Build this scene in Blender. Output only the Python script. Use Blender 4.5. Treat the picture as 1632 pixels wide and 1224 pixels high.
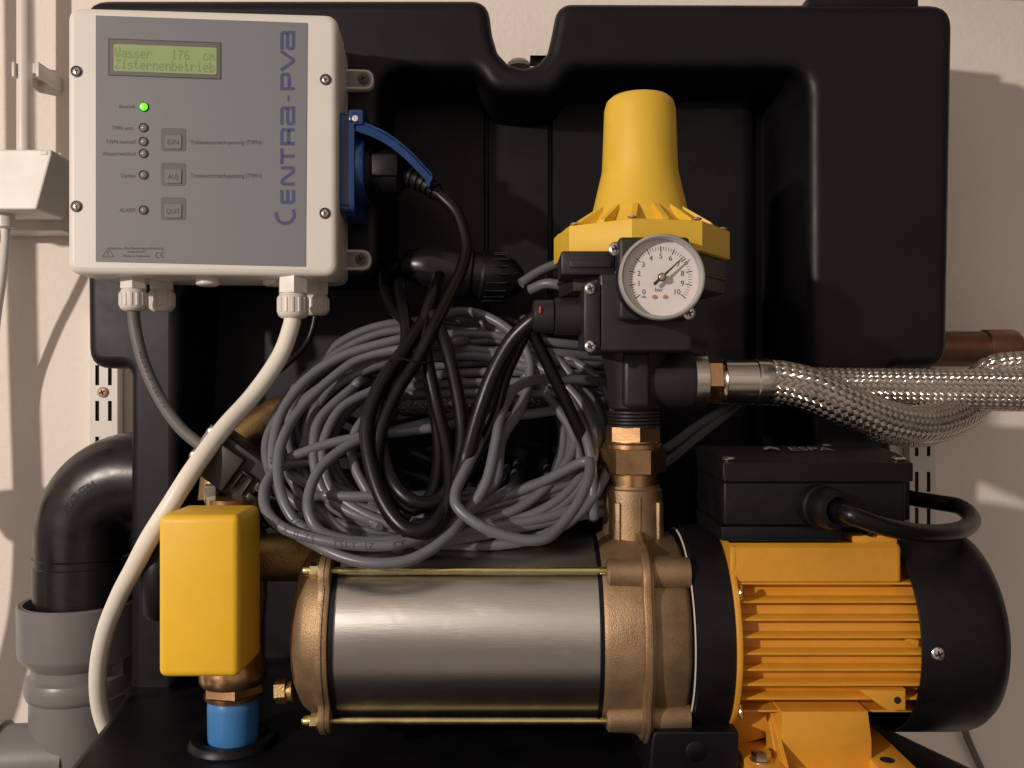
import bpy, bmesh, math, random
from mathutils import Vector, Matrix
R = math.radians
random.seed(7)
for o in list(bpy.data.objects): bpy.data.objects.remove(o)
S = bpy.context.scene
C = S.collection

# ------------------------------------------------------------------ camera
FPX, D = 1385.0, 0.554          # focal length in pixels of the photo, camera distance to the pump plane (m)
cam = bpy.data.cameras.new('camera'); co = bpy.data.objects.new('camera', cam); C.objects.link(co)
cam.sensor_width = 36; cam.lens = 36*FPX/1632; cam.clip_start = 0.01; cam.clip_end = 50
co.location = (0, -D, 0); co.rotation_euler = (R(90), 0, 0)
S.camera = co

# ------------------------------------------------------------------ room light (indoor, one warm lamp + dim warm room)
w = bpy.data.worlds.new('World'); S.world = w; w.use_nodes = True
nt = w.node_tree; nt.nodes.clear()
wo = nt.nodes.new('ShaderNodeOutputWorld'); bg = nt.nodes.new('ShaderNodeBackground')
tc = nt.nodes.new('ShaderNodeTexCoord'); dp_ = nt.nodes.new('ShaderNodeVectorMath'); dp_.operation = 'DOT_PRODUCT'
rp = nt.nodes.new('ShaderNodeValToRGB'); mr = nt.nodes.new('ShaderNodeMapRange'); mr.inputs[1].default_value = -1; mr.inputs[2].default_value = 1
dp_.inputs[1].default_value = Vector((-.35, -.85, .12)).normalized()
nt.links.new(tc.outputs['Generated'], dp_.inputs[0]); nt.links.new(dp_.outputs['Value'], mr.inputs[0])
nt.links.new(mr.outputs[0], rp.inputs[0]); nt.links.new(bg.outputs[0], wo.inputs[0])
nz = nt.nodes.new('ShaderNodeTexNoise'); nz.inputs['Scale'].default_value = 2.3; nz.inputs['Detail'].default_value = 2.0
nm_ = nt.nodes.new('ShaderNodeMapRange'); nm_.inputs[1].default_value = .38; nm_.inputs[2].default_value = .64; nm_.inputs[3].default_value = .12; nm_.inputs[4].default_value = 1.9
ml = nt.nodes.new('ShaderNodeMix'); ml.data_type = 'RGBA'; ml.blend_type = 'MULTIPLY'; ml.inputs['Factor'].default_value = 1
nt.links.new(tc.outputs['Generated'], nz.inputs['Vector']); nt.links.new(nz.outputs['Fac'], nm_.inputs[0])
nt.links.new(rp.outputs[0], ml.inputs['A']); nt.links.new(nm_.outputs[0], ml.inputs['B']); nt.links.new(ml.outputs['Result'], bg.inputs[0])
rp.color_ramp.elements[0].position = 0.50; rp.color_ramp.elements[0].color = (0.085, 0.064, 0.060, 1)
rp.color_ramp.elements[1].position = 0.95; rp.color_ramp.elements[1].color = (1.0, 0.80, 0.70, 1)
bg.inputs[1].default_value = 0.47
lamp = bpy.data.lights.new('room_lamp', 'POINT'); lo = bpy.data.objects.new('room_lamp', lamp); C.objects.link(lo)
lo.location = (-1.37, -1.50, 0.455); lamp.shadow_soft_size = 0.035; lamp.energy = 120; lamp.color = (1.0, 0.87, 0.785)
vs = S.view_settings; vs.view_transform = 'Standard'; vs.look = 'None'; vs.gamma = 1; vs.exposure = 0.0; vs.use_curve_mapping = False
S.render.engine = 'CYCLES'

# ------------------------------------------------------------------ helpers
def kk(y): return (D+y)/FPX
def P(u, v, y=0.0):
    k = kk(y); return Vector(((u-816)*k, y, (612-v)*k))

def mat(name, col, rough=.5, metal=0.0, spec=.5, var=.08, vscale=60, bump=0.0, bscale=600, rvar=.06, coat=0.0, emis=None, estr=0, trans=0, stretch=None, dust=0.0, dustcol=(.35,.31,.27), ani=0, smudge=0, haze=0, hazecol=(.03,.027,.027), hscale=16):
    m = bpy.data.materials.new(name); m.use_nodes = True
    n = m.node_tree; b = n.nodes['Principled BSDF']; L = n.links.new
    b.inputs['Metallic'].default_value = metal; b.inputs['Specular IOR Level'].default_value = spec
    b.inputs['Coat Weight'].default_value = coat; b.inputs['Transmission Weight'].default_value = trans
    if ani:
        b.inputs['Anisotropic'].default_value = ani; b.inputs['Anisotropic Rotation'].default_value = .25; tg = n.nodes.new('ShaderNodeTangent'); tg.direction_type = 'RADIAL'; tg.axis = 'X'
        L(tg.outputs[0], b.inputs['Tangent'])
    t = n.nodes.new('ShaderNodeTexCoord'); mp = n.nodes.new('ShaderNodeMapping'); L(t.outputs['Object'], mp.inputs[0])
    if stretch: mp.inputs['Scale'].default_value = stretch
    n1 = n.nodes.new('ShaderNodeTexNoise'); n1.inputs['Scale'].default_value = vscale; n1.inputs['Detail'].default_value = 5
    L(mp.outputs[0], n1.inputs['Vector'])
    mx = n.nodes.new('ShaderNodeMix'); mx.data_type = 'RGBA'
    mx.inputs['A'].default_value = tuple(max(0, c*(1-var)) for c in col)+(1,)
    mx.inputs['B'].default_value = tuple(min(1, c*(1+var)) for c in col)+(1,)
    L(n1.outputs['Fac'], mx.inputs['Factor']); last = mx.outputs['Result']
    if haze:
        n5 = n.nodes.new('ShaderNodeTexNoise'); n5.inputs['Scale'].default_value = hscale; n5.inputs['Detail'].default_value = 9; n5.inputs['Roughness'].default_value = .68
        L(t.outputs['Object'], n5.inputs['Vector']); hr = n.nodes.new('ShaderNodeMapRange'); hr.inputs[1].default_value = .48; hr.inputs[2].default_value = .72; hr.inputs[4].default_value = haze
        L(n5.outputs['Fac'], hr.inputs[0]); m3 = n.nodes.new('ShaderNodeMix'); m3.data_type = 'RGBA'; m3.inputs['B'].default_value = hazecol+(1,)
        L(hr.outputs[0], m3.inputs['Factor']); L(last, m3.inputs['A']); last = m3.outputs['Result']
    if dust:
        n3 = n.nodes.new('ShaderNodeTexNoise'); n3.inputs['Scale'].default_value = 1500; n3.inputs['Detail'].default_value = 1
        L(t.outputs['Object'], n3.inputs['Vector'])
        cr = n.nodes.new('ShaderNodeMapRange'); cr.inputs[1].default_value = .66; cr.inputs[2].default_value = .78; cr.inputs[4].default_value = dust
        L(n3.outputs['Fac'], cr.inputs[0])
        m2 = n.nodes.new('ShaderNodeMix'); m2.data_type = 'RGBA'; m2.inputs['B'].default_value = dustcol+(1,)
        L(cr.outputs[0], m2.inputs['Factor']); L(last, m2.inputs['A']); last = m2.outputs['Result']
    L(last, b.inputs['Base Color'])
    r = n.nodes.new('ShaderNodeMapRange'); r.inputs[3].default_value = max(0.02, rough-rvar); r.inputs[4].default_value = rough+rvar
    r.inputs[1].default_value = .3; r.inputs[2].default_value = .7
    L(n1.outputs['Fac'], r.inputs[0]); ro = r.outputs[0]
    if smudge:
        n4 = n.nodes.new('ShaderNodeTexNoise'); n4.inputs['Scale'].default_value = 45; n4.inputs['Detail'].default_value = 6; n4.inputs['Distortion'].default_value = .6
        L(t.outputs['Object'], n4.inputs['Vector']); sr = n.nodes.new('ShaderNodeMapRange'); sr.inputs[1].default_value = .55; sr.inputs[2].default_value = .72; sr.inputs[4].default_value = .16*smudge
        L(n4.outputs['Fac'], sr.inputs[0]); ad = n.nodes.new('ShaderNodeMath'); ad.operation = 'ADD'; L(ro, ad.inputs[0]); L(sr.outputs[0], ad.inputs[1]); ro = ad.outputs[0]
    L(ro, b.inputs['Roughness'])
    if bump:
        n2 = n.nodes.new('ShaderNodeTexNoise'); n2.inputs['Scale'].default_value = bscale; n2.inputs['Detail'].default_value = 3
        L(mp.outputs[0], n2.inputs['Vector'])
        bp = n.nodes.new('ShaderNodeBump'); bp.inputs['Strength'].default_value = bump; bp.inputs['Distance'].default_value = .001
        L(n2.outputs['Fac'], bp.inputs['Height']); L(bp.outputs[0], b.inputs['Normal'])
    if emis:
        b.inputs['Emission Color'].default_value = emis+(1,); b.inputs['Emission Strength'].default_value = estr
    return m

M = dict(
 wall=mat('wall_paint', (.82,.752,.668), .75, var=.05, vscale=7, bump=.5, bscale=200),
 tank=mat('black_polyethylene', (.0032,.0026,.0048), .46, var=.2, vscale=40, bump=.05, bscale=900, spec=.30, dust=.015, haze=.14),
 black=mat('black_plastic', (.004,.0034,.0046), .40, var=.2, bump=.08, bscale=1200, dust=.02, spec=.30),
 blackm=mat('black_moulded_plastic', (.0045,.0038,.0052), .46, var=.2, bump=.15, bscale=1500, dust=.02, spec=.27, haze=.14, hscale=40),
 blackg=mat('black_gloss_pipe', (.008,.0073,.008), .30, var=.2, rvar=.08, bump=.04, dust=.05),
 rubber=mat('black_rubber_cable', (.0042,.0038,.0040), .34, var=.2, bump=.05, spec=.36),
 white=mat('white_box_plastic', (.73,.70,.64), .42, var=.025, vscale=30, bump=.05, bscale=2500),
 whitec=mat('white_cable_sheath', (.82,.78,.68), .38, var=.04),
 gland=mat('white_nylon', (.70,.66,.60), .40, var=.05),
 plate=mat('grey_front_foil', (.180,.186,.196), .55, var=.10, vscale=1800, bump=.15, bscale=2500),
 ink=mat('dark_print', (.05,.045,.047), .6, var=.2, vscale=800),
 inkb=mat('blue_print', (.055,.07,.165), .6, var=.15, vscale=800),
 frame=mat('display_frame', (.12,.105,.10), .5),
 lcd=mat('lcd_green', (.26,.34,.15), .25, var=.05, emis=(.40,.56,.20), estr=.09),
 lcdink=mat('lcd_dots', (.17,.22,.10), .4, emis=(.28,.40,.15), estr=.09),
 led=mat('led_lit', (.2,.9,.1), .2, emis=(.10,1.0,.015), estr=1.7),
 ledoff=mat('led_off', (.24,.22,.19), .18, spec=.6),
 ledrim=mat('led_rim', (.07,.06,.055), .4),
 btn=mat('button_membrane', (.105,.105,.108), .5, var=.12, vscale=900),
 btnf=mat('button_face', (.155,.157,.162), .5, var=.10, vscale=900),
 steel=mat('screw_steel', (.72,.68,.60), .25, 1.0, var=.1),
 darks=mat('painted_recess', (.012,.011,.011), .7),  # near-black in place of shade inside screw slots and holes
 zinc=mat('yellow_zinc_rod', (.72,.62,.30), .26, 1.0, var=.15, vscale=120),
 sleeve=mat('brushed_steel_sleeve', (.53,.51,.47), .38, 1.0, var=.10, vscale=28, rvar=.07, bump=.05, bscale=900, stretch=(.12,1,1), ani=.62, smudge=.45, haze=.2, hazecol=(.42,.39,.35), hscale=26),
 ferr=mat('hose_ferrule_steel', (.62,.57,.49), .24, 1.0, var=.1),
 braid=mat('braid_wire', (.64,.595,.53), .15, 1.0, var=.15, vscale=300),
 core=mat('hose_core', (.02,.018,.016), .7),
 bronze=mat('cast_bronze', (.345,.232,.128), .47, .72, var=.25, vscale=70, bump=.3, bscale=1300, rvar=.08, haze=.6, hazecol=(.16,.115,.07), hscale=45),
 brass=mat('machined_brass', (.60,.37,.19), .27, .95, var=.12, vscale=70, rvar=.07, bump=.04, haze=.5, hazecol=(.33,.19,.10), hscale=70),
 brassd=mat('dull_brass', (.30,.20,.085), .42, .85, var=.3, vscale=120, bump=.3, bscale=700),
 copper=mat('tarnished_copper', (.20,.105,.06), .42, .85, var=.35, vscale=90, bump=.15),
 yel=mat('yellow_cover', (.87,.525,.024), .42, haze=.25, hazecol=(.60,.34,.03), hscale=30, var=.05, smudge=.8, dust=.06, dustcol=(.25,.16,.06), vscale=60, bump=.10, bscale=1800),
 yelc=mat('yellow_controller_cap', (.78,.50,.045), .44, var=.07, smudge=.8, dust=.06, dustcol=(.3,.2,.08), vscale=60, bump=.12, bscale=1600),
 yelm=mat('yellow_motor_paint', (.69,.325,.028), .42, var=.10, smudge=1.0, dust=.15, dustcol=(.20,.11,.04), haze=.22, hazecol=(.45,.21,.035), hscale=40, vscale=70, bump=.18, bscale=1100),
 blue=mat('blue_plastic', (.007,.040,.15), .22, var=.08, spec=.6),
 bluec=mat('blue_pipe', (.055,.21,.50), .34, var=.08, vscale=90, bump=.06),
 grey=mat('grey_cable_sheath', (.128,.133,.150), .36, var=.08, vscale=120),
 greyl=mat('grey_sensor_cable', (.12,.115,.115), .55, var=.12, vscale=200),
 pvc=mat('grey_pvc', (.185,.178,.176), .38, var=.06, vscale=40, bump=.05),
 seal=mat('pale_sealant', (.6,.55,.48), .5),
 dial=mat('gauge_dial', (.78,.73,.70), .55, var=.02),
 rim=mat('clear_rim', (.42,.40,.38), .12, 0.0, spec=.9, trans=.15),
 glass=mat('gauge_glass', (1,1,1), .03, 0, trans=1.0, var=0),
 needle=mat('needle_black', (.02,.014,.012), .35),
 hub=mat('hub_brass', (.62,.40,.25), .32, .7),
 conn=mat('connector_plastic', (.032,.030,.030), .42, var=.15, bump=.1, bscale=1500),
 ctl=mat('controller_plastic', (.020,.018,.0185), .42, var=.2, bump=.12, bscale=1500, spec=.4),
 red=mat('red_mark', (.6,.02,.02), .4),
 rail=mat('rail_paint', (.72,.69,.62), .45, var=.03),
 rust=mat('rusty_screw', (.50,.33,.22), .5, .3),
)
g_ = M['glass'].node_tree; tr_ = g_.nodes.new('ShaderNodeBsdfTransparent'); gl_ = g_.nodes.new('ShaderNodeBsdfGlossy'); gl_.inputs['Roughness'].default_value = .05
fr_ = g_.nodes.new('ShaderNodeFresnel'); fr_.inputs['IOR'].default_value = 1.25; mx_ = g_.nodes.new('ShaderNodeMixShader')
g_.links.new(fr_.outputs[0], mx_.inputs[0]); g_.links.new(tr_.outputs[0], mx_.inputs[1]); g_.links.new(gl_.outputs[0], mx_.inputs[2])
g_.links.new(mx_.outputs[0], g_.nodes['Material Output'].inputs['Surface'])

_txt = {}
def text_geo(s):
    if s in _txt: return _txt[s]
    cu = bpy.data.curves.new('t', 'FONT'); cu.body = s; cu.size = 1; cu.resolution_u = 3
    ob = bpy.data.objects.new('t', cu); C.objects.link(ob)
    dg = bpy.context.evaluated_depsgraph_get(); me = bpy.data.meshes.new_from_object(ob.evaluated_get(dg))
    vv = [(v.co.x, v.co.y) for v in me.vertices]; ff = [tuple(p.vertices) for p in me.polygons]
    bpy.data.objects.remove(ob); bpy.data.curves.remove(cu); bpy.data.meshes.remove(me)
    _txt[s] = (vv, ff); return vv, ff

def frame_of(ax):
    a = Vector(ax).normalized()
    h = Vector((0,0,1)) if abs(a.z) < .9 else Vector((1,0,0))
    e1 = h.cross(a).normalized(); e2 = a.cross(e1); return a, e1, e2

def smooth(pts, n=10):
    pts = [Vector(p) for p in pts]
    q = [pts[0]*2-pts[1]]+pts+[pts[-1]*2-pts[-2]]; out = []
    for i in range(1, len(q)-2):
        p0, p1, p2, p3 = q[i-1:i+3]
        for j in range(n):
            t = j/n; t2 = t*t; t3 = t2*t
            out.append(.5*((2*p1)+(p2-p0)*t+(2*p0-5*p1+4*p2-p3)*t2+(3*p1-p0-3*p2+p3)*t3))
    out.append(pts[-1]); return out

def resample(pts, step):
    L = [0.0]
    for a, b in zip(pts, pts[1:]): L.append(L[-1]+(b-a).length)
    n = max(2, int(L[-1]/step)); out = []; j = 0
    for i in range(n+1):
        s = L[-1]*i/n
        while j < len(L)-2 and L[j+1] < s: j += 1
        d = L[j+1]-L[j]; out.append(pts[j].lerp(pts[j+1], (s-L[j])/d if d > 1e-12 else 0))
    return out, L[-1]

def frames(pts):
    T = [((pts[min(i+1, len(pts)-1)]-pts[max(i-1, 0)]).normalized()) for i in range(len(pts))]
    a, e1, e2 = frame_of(T[0]); N = [e1]
    for i in range(1, len(pts)):
        v = N[-1]-T[i]*N[-1].dot(T[i]); N.append(v.normalized())
    return T, N, [t.cross(n) for t, n in zip(T, N)]

def round_poly(pts, r, seg=5):
    out = []; n = len(pts)
    for i in range(n):
        p = Vector(pts[i][:2]); a = Vector(pts[i-1][:2])-p; b = Vector(pts[(i+1) % n][:2])-p
        rr = pts[i][2] if len(pts[i]) > 2 else r
        if rr <= 0: out.append(p); continue
        ca = max(-1, min(1, a.normalized().dot(b.normalized()))); ang = math.acos(ca)
        if ang > 3.1: out.append(p); continue
        t = min(rr/math.tan(ang/2), a.length*.49, b.length*.49)
        p1 = p+a.normalized()*t; p2 = p+b.normalized()*t
        for j in range(seg+1):
            q = j/seg; out.append(p1*(1-q)**2+p*2*q*(1-q)+p2*q*q)
    return out

class MB:
    def __init__(s, xf=None): s.v = []; s.f = []; s.m = []; s.xf = xf; s.mi = 0
    def add(s, vs, fs):
        o = len(s.v)
        for p in vs:
            p = Vector(p); s.v.append(s.xf @ p if s.xf else p)
        for f in fs: s.f.append(tuple(i+o for i in f)); s.m.append(s.mi)
        return s
    def bm(s, bm):
        bm.verts.ensure_lookup_table(); bm.verts.index_update()
        s.add([v.co.copy() for v in bm.verts], [tuple(v.index for v in f.verts) for f in bm.faces]); bm.free(); return s
    def box(s, c, size, bev=0, seg=2, rot=None):
        bm = bmesh.new(); bmesh.ops.create_cube(bm, size=1)
        bmesh.ops.scale(bm, vec=size, verts=bm.verts)
        if bev: bmesh.ops.bevel(bm, geom=bm.edges[:], offset=min(bev, min(size)*.49), segments=seg, profile=.5, affect='EDGES')
        mtx = Matrix.Translation(Vector(c)) @ (rot.to_4x4() if rot else Matrix())
        bmesh.ops.transform(bm, matrix=mtx, verts=bm.verts); return s.bm(bm)
    def bb(s, a, b, bev=0, seg=2):
        a = Vector(a); b = Vector(b); return s.box((a+b)/2, tuple(abs(x) for x in (b-a)), bev, seg)
    def lathe(s, prof, o, ax, n=32, ph=0.0, caps=True):
        a, e1, e2 = frame_of(ax); o = Vector(o); vs = []; fs = []; m = len(prof)
        for t, r in prof:
            for j in range(n):
                q = 2*math.pi*j/n+ph; vs.append(o+a*t+(e1*math.cos(q)+e2*math.sin(q))*r)
        for i in range(m-1):
            for j in range(n): k = (j+1) % n; fs.append((i*n+j, i*n+k, (i+1)*n+k, (i+1)*n+j))
        if caps:
            if prof[0][1] > 1e-6: fs.append(tuple(range(n-1, -1, -1)))
            if prof[-1][1] > 1e-6: fs.append(tuple(range((m-1)*n, m*n)))
        return s.add(vs, fs)
    def cyl(s, o, ax, r, h, n=24, ch=0.0, ph=0.0):
        p = [(0, r-ch), (ch, r), (h-ch, r), (h, r-ch)] if ch else [(0, r), (h, r)]
        return s.lathe(p, o, ax, n, ph)
    def tube(s, pts, r, n=12):
        T, N, B = frames(pts); vs = []; fs = []; m = len(pts)
        for i, p in enumerate(pts):
            rr = r[i] if isinstance(r, (list, tuple)) else r
            for j in range(n):
                q = 2*math.pi*j/n; vs.append(p+(N[i]*math.cos(q)+B[i]*math.sin(q))*rr)
        for i in range(m-1):
            for j in range(n): k = (j+1) % n; fs.append((i*n+j, i*n+k, (i+1)*n+k, (i+1)*n+j))
        fs.append(tuple(range(n-1, -1, -1))); fs.append(tuple(range((m-1)*n, m*n)))
        return s.add(vs, fs)
    def prism(s, poly, f, d0, d1, bev=0, seg=3, both=False):
        """poly: 2D points, f(a,b,d) -> world point; d0 is the visible (bevelled) side"""
        bm = bmesh.new(); n = len(poly)
        A = [bm.verts.new(f(p[0], p[1], d0)) for p in poly]; B = [bm.verts.new(f(p[0], p[1], d1)) for p in poly]
        fa = bm.faces.new(A); fb = bm.faces.new(B[::-1])
        for i in range(n): bm.faces.new((A[i], B[i], B[(i+1) % n], A[(i+1) % n]))
        bmesh.ops.recalc_face_normals(bm, faces=bm.faces)
        if bev:
            ed = list(fa.edges)+(list(fb.edges) if both else [])
            bmesh.ops.bevel(bm, geom=ed, offset=bev, segments=seg, profile=.5, affect='EDGES', clamp_overlap=True)
        return s.bm(bm)
    def text(s, st, o, ex, ez, h=None, width=None, align='c', bold=0):
        vv, ff = text_geo(st)
        if not vv: return s
        x0 = min(a for a, b in vv); x1 = max(a for a, b in vv)
        ex = Vector(ex).normalized(); ez = Vector(ez).normalized(); o = Vector(o)
        sy = h/.72; sxx = width/(x1-x0) if width else sy
        sh = {'c': -(x0+x1)/2, 'l': -x0, 'r': -x1}[align]
        return s.add([o+ex*((a+sh)*sxx)+ez*((b-.36)*sy) for a, b in vv], ff)
    def strokes(s, polys, wd, o, ex, ez, sc):
        """flat pen strokes, polylines in letter space"""
        ex = Vector(ex).normalized(); ez = Vector(ez).normalized(); o = Vector(o); nrm = ex.cross(ez); lay = 0
        for pl in polys:
            pl = [Vector(p) for p in pl]; L = []; Rr = []
            for i, p in enumerate(pl):
                d1 = (pl[i]-pl[i-1]).normalized() if i else (pl[1]-pl[0]).normalized()
                d2 = (pl[i+1]-pl[i]).normalized() if i < len(pl)-1 else d1
                t = (d1+d2).normalized(); nn = Vector((-t.y, t.x)); c = max(.5, nn.dot(Vector((-d1.y, d1.x))))
                L.append(p+nn*wd/2/c); Rr.append(p-nn*wd/2/c)
            m = len(pl); lay += 1
            s.add([o+ex*(p.x*sc)+ez*(p.y*sc)+nrm*(lay*2e-5) for p in L+Rr], [(i, i+m, i+m+1, i+1) for i in range(m-1)])
        return s
    def text_along(s, pts, st, s0, h, r, step=None):
        pts, L = resample(pts, .0005); step = step or h*.78
        for i, ch in enumerate(st):
            k = int((s0+i*step)/.0005)
            if ch == ' ' or k >= len(pts)-1: continue
            p = pts[k]; t = (pts[k+1]-pts[k-1]).normalized(); n = (co.location-p); n = (n-t*n.dot(t)).normalized()
            s.text(ch, p+n*(r*1.02), t, n.cross(t), h)
        return s
    def build(s, name, mats, parent=None, ang=35, flat=False):
        me = bpy.data.meshes.new(name)
        inv = parent['_M'] if False else (WM.get(parent.name, Matrix()).inverted() if parent else None)
        me.from_pydata([(inv @ v) if inv else v for v in s.v], [], s.f)
        for m in (mats if isinstance(mats, (list, tuple)) else [mats]): me.materials.append(m)
        if any(s.m): me.polygons.foreach_set('material_index', s.m)
        me.validate()
        bm = bmesh.new(); bm.from_mesh(me); bmesh.ops.recalc_face_normals(bm, faces=bm.faces); bm.to_mesh(me); bm.free()
        if not flat:
            me.shade_smooth(); me.set_sharp_from_angle(angle=R(ang))
            for p in me.polygons:
                if len(p.vertices) > 8: p.use_smooth = False
        o = bpy.data.objects.new(name, me); C.objects.link(o)
        if parent: o.parent = parent; WM[o.name] = WM.get(parent.name, Matrix())
        return o
WM = {}
def tag(o, label, cat, group=None):
    o['label'] = label; o['category'] = cat
    if group: o['group'] = group
    return o
def thing(name, label, cat, loc, rz=0, group=None):
    o = bpy.data.objects.new(name, None); C.objects.link(o); o.empty_display_size = .01
    o.location = loc; o.rotation_euler = (0, 0, rz)
    WM[o.name] = Matrix.Translation(Vector(loc)) @ Matrix.Rotation(rz, 4, 'Z')
    return tag(o, label, cat, group)
def struct(o): o['kind'] = 'structure'; return o

# shared screw head: dome with dark bars coloured as a shaded cross recess
def screw_mesh(r, h=.35, name='screw', m=None):
    mb = MB(); mb.lathe([(0, r*.96), (h*r*.5, r), (h*r*.85, r*.86), (h*r*1.15, r*.55), (h*r*1.2, 0)], (0,0,0), (0,0,1), 16)
    mb.mi = 1
    for a in (0, 90):
        mb.box((0,0,h*r*1.12), (r*1.1, r*.26, h*r*.32), 0, rot=Matrix.Rotation(R(a+20), 3, 'Z'))
    o = mb.build(name, [m or M['steel'], M['darks']]); me = o.data; bpy.data.objects.remove(o); return me
SM = {}
def screw(parent, p, nrm, r, name='screw', m=None):
    key = (round(r, 5), (m or M['steel']).name)
    if key not in SM: SM[key] = screw_mesh(r, m=m)
    o = bpy.data.objects.new(name, SM[key]); C.objects.link(o); o.parent = parent
    W = WM.get(parent.name, Matrix()).inverted()
    rot = Vector((0,0,1)).rotation_difference(Vector(nrm).normalized()).to_matrix().to_4x4()
    o.matrix_local = W @ Matrix.Translation(Vector(p)) @ rot
    return o
def hexnut(mb, o, ax, r, h, ph=0.0, ch=.12):
    mb.lathe([(0, r*(1-ch)), (r*ch*.5, r), (h-r*ch*.5, r), (h, r*(1-ch))], o, ax, 6, ph)

YAX = lambda a, b, d: Vector((a, d, b))     # polygon in x,z extruded along y

# ================================================================== wall
YW = .237
wm = MB(); wm.add([(-2, YW, -1.5), (2, YW, -1.5), (2, YW, 1.5), (-2, YW, 1.5)], [(0,1,2,3)])
wall = struct(wm.build('wall', M['wall'])); wall['label'] = 'cream painted wall behind the black tank'

# ================================================================== tank
tank = thing('plastic_tank', 'large black moulded plastic tank with recessed front, hung against the cream wall', 'tank', (0, .15, -.30))
k1 = kk(.10)
def T(u, v, r=.008): return ((u-816)*k1, (612-v)*k1, r)
outer = [T(130,-4,.018), T(777,-4,.02), T(784,50,.02), T(793,80,.01), T(810,98,.008), T(835,105,.01), T(858,98,.008), T(873,80,.01), T(880,50,.02), T(889,1,.02),
         T(1523,3,.018), T(1513,587,.018), T(1425,587,.006), T(1425,1115,0)]
inner = [T(1300,1115,0), T(1292,600,.02), T(1292,108,.02), T(912,108,.012), T(886,147,.02), T(784,147,.02), T(758,108,.012), T(606,108,.02), T(606,447,.02), T(287,447,.02), T(287,1115,0)]
left = [T(204,1115,0), T(204,587,.006), T(137,587,.018)]
poly = []
allp = outer+inner+left
mk = MB()
bm = bmesh.new()
fr = round_poly(allp, .008)
xs_in = ((287-816)*k1, (1292-816)*k1)
def backpt(p):
    x, z = p
    inx = xs_in[0]-.002 <= x <= (1300-816)*k1+.002 and z < (612-107)*k1+.001
    if inx and z > -.2:
        if x > .15: x -= .016
        elif z > (612-165)*k1: z -= .008
        else: x += .008
    return Vector((x, .225, z))
A = [bm.verts.new((p[0], .10, p[1])) for p in fr]; B = [bm.verts.new(backpt(p)) for p in fr]
fa = bm.faces.new(A); n = len(A)
for i in range(n): bm.faces.new((A[i], B[i], B[(i+1) % n], A[(i+1) % n]))
bmesh.ops.recalc_face_normals(bm, faces=bm.faces)
bmesh.ops.bevel(bm, geom=list(fa.edges), offset=.009, segments=7, profile=.5, affect='EDGES', clamp_overlap=False)
mk.bm(bm); mk.build('front_frame', M['tank'], tank, 50)
mk = MB()
gx = [(775-816)*kk(.17), (877-816)*kk(.17)]
xr = (1212-816)*kk(.17)
prof = [(-.262,.17)]
for g in gx: prof += [(g-.0022,.17), (g-.0012,.176), (g+.0012,.176), (g+.0022,.17)]
prof += [(xr-.016+.016*math.sin(R(a)), .186-.016*math.cos(R(a))) for a in range(0, 91, 10)] + [ (.30,.186), (.30,.20), (-.262,.20)]
mk.prism(prof, lambda a, b, d: Vector((a, b, d)), .262, -.235); mk.build('back_panel', M['tank'], tank, 40)
mk = MB()
pl = [(-.30,.20), (-.2885,.10), (-.277,.042), (-.265,-.038), (-.25,-.13), (.30,-.13), (.277,-.038), (.252,.024), (.24,.10), (.24,.20)]
mk.prism(pl, lambda a, b, d: Vector((a, b, d)), -.228, -.30, .006, 3); mk.build('base_shelf', M['tank'], tank, 40)
mk = MB(); gp = Vector((-.1776, 0, -.228))
mk.lathe([(-.002,.0175), (.003,.0185), (.0045,.0215), (.004,.0255), (.0015,.0275), (-.002,.028)], gp, (0,0,1), 48, caps=False)
mk.build('rubber_grommet', M['black'], tank)
mk = MB(); mk.text('>PE<', P(1139,262,.1695), (1,0,0), (0,0,1), 27*kk(.17), 86*kk(.17)); mk.build('moulded_mark', M['blackm'], tank)
mk = MB(); a_, b_ = P(1287,-8,.105), P(1466,13,.105); mk.bb((a_.x,.105,b_.z), (b_.x,.16,a_.z), .003); mk.build('top_lid', M['black'], tank)
mk = MB(); mk.lathe([(0,.010), (.003,.010), (.006,.007), (.007,0)], P(827,107,.215), (0,0,1), 20); mk.build('bolt_cap', M['seal'], tank)
mk = MB(); mk.bb(P(845,88,.19), P(878,106,.215), .002); mk.build('clip', M['black'], tank)

# ================================================================== control box
YB = .030; AB = R(3.9); OB = Vector((-.2072, YB, .1622))
XB = Matrix.Translation(OB) @ Matrix.Rotation(AB, 4, 'Z')
box = thing('control_box', 'white control box with grey front panel, green display and blue lettering up its side', 'control box', OB, AB)
def B(u, v, y=0.0):
    """pixel of the photograph on the box front -> box coordinates"""
    U = (u-816)/FPX; V = (612-v)/FPX; d = D+YB
    s = (U*d-OB.x)/(math.cos(AB)-U*math.sin(AB)); t = d+s*math.sin(AB)
    return Vector((s, y, V*t-OB.z))
def mbx(): return MB(XB)
h = .0890
rp_ = round_poly([(-h,-h), (h,-h), (h,h), (-h,h)], .009, 6)
m_ = mbx(); m_.prism(rp_, YAX, 0, .034, .0045, 4); m_.build('lid', M['white'], box, 40)
m_ = mbx(); m_.prism(round_poly([(-h+.0008,-h+.0008), (h-.0008,-h+.0008), (h-.0008,h-.0008), (-h+.0008,h-.0008)], .009, 6), YAX, .034, .068, 0); m_.build('housing', M['white'], box, 40)
c0, c1, c2, c3 = B(153,25), B(490,37), B(487,425), B(153,417)
m_ = mbx(); m_.prism([(p.x, p.z) for p in (c0, c1, c2, c3)], YAX, -.0005, .001); fp = m_.build('front_plate', M['plate'], box)
EX, EZ = (1,0,0), (0,0,1); F = -.00062
kb = (D+YB)/FPX
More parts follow.
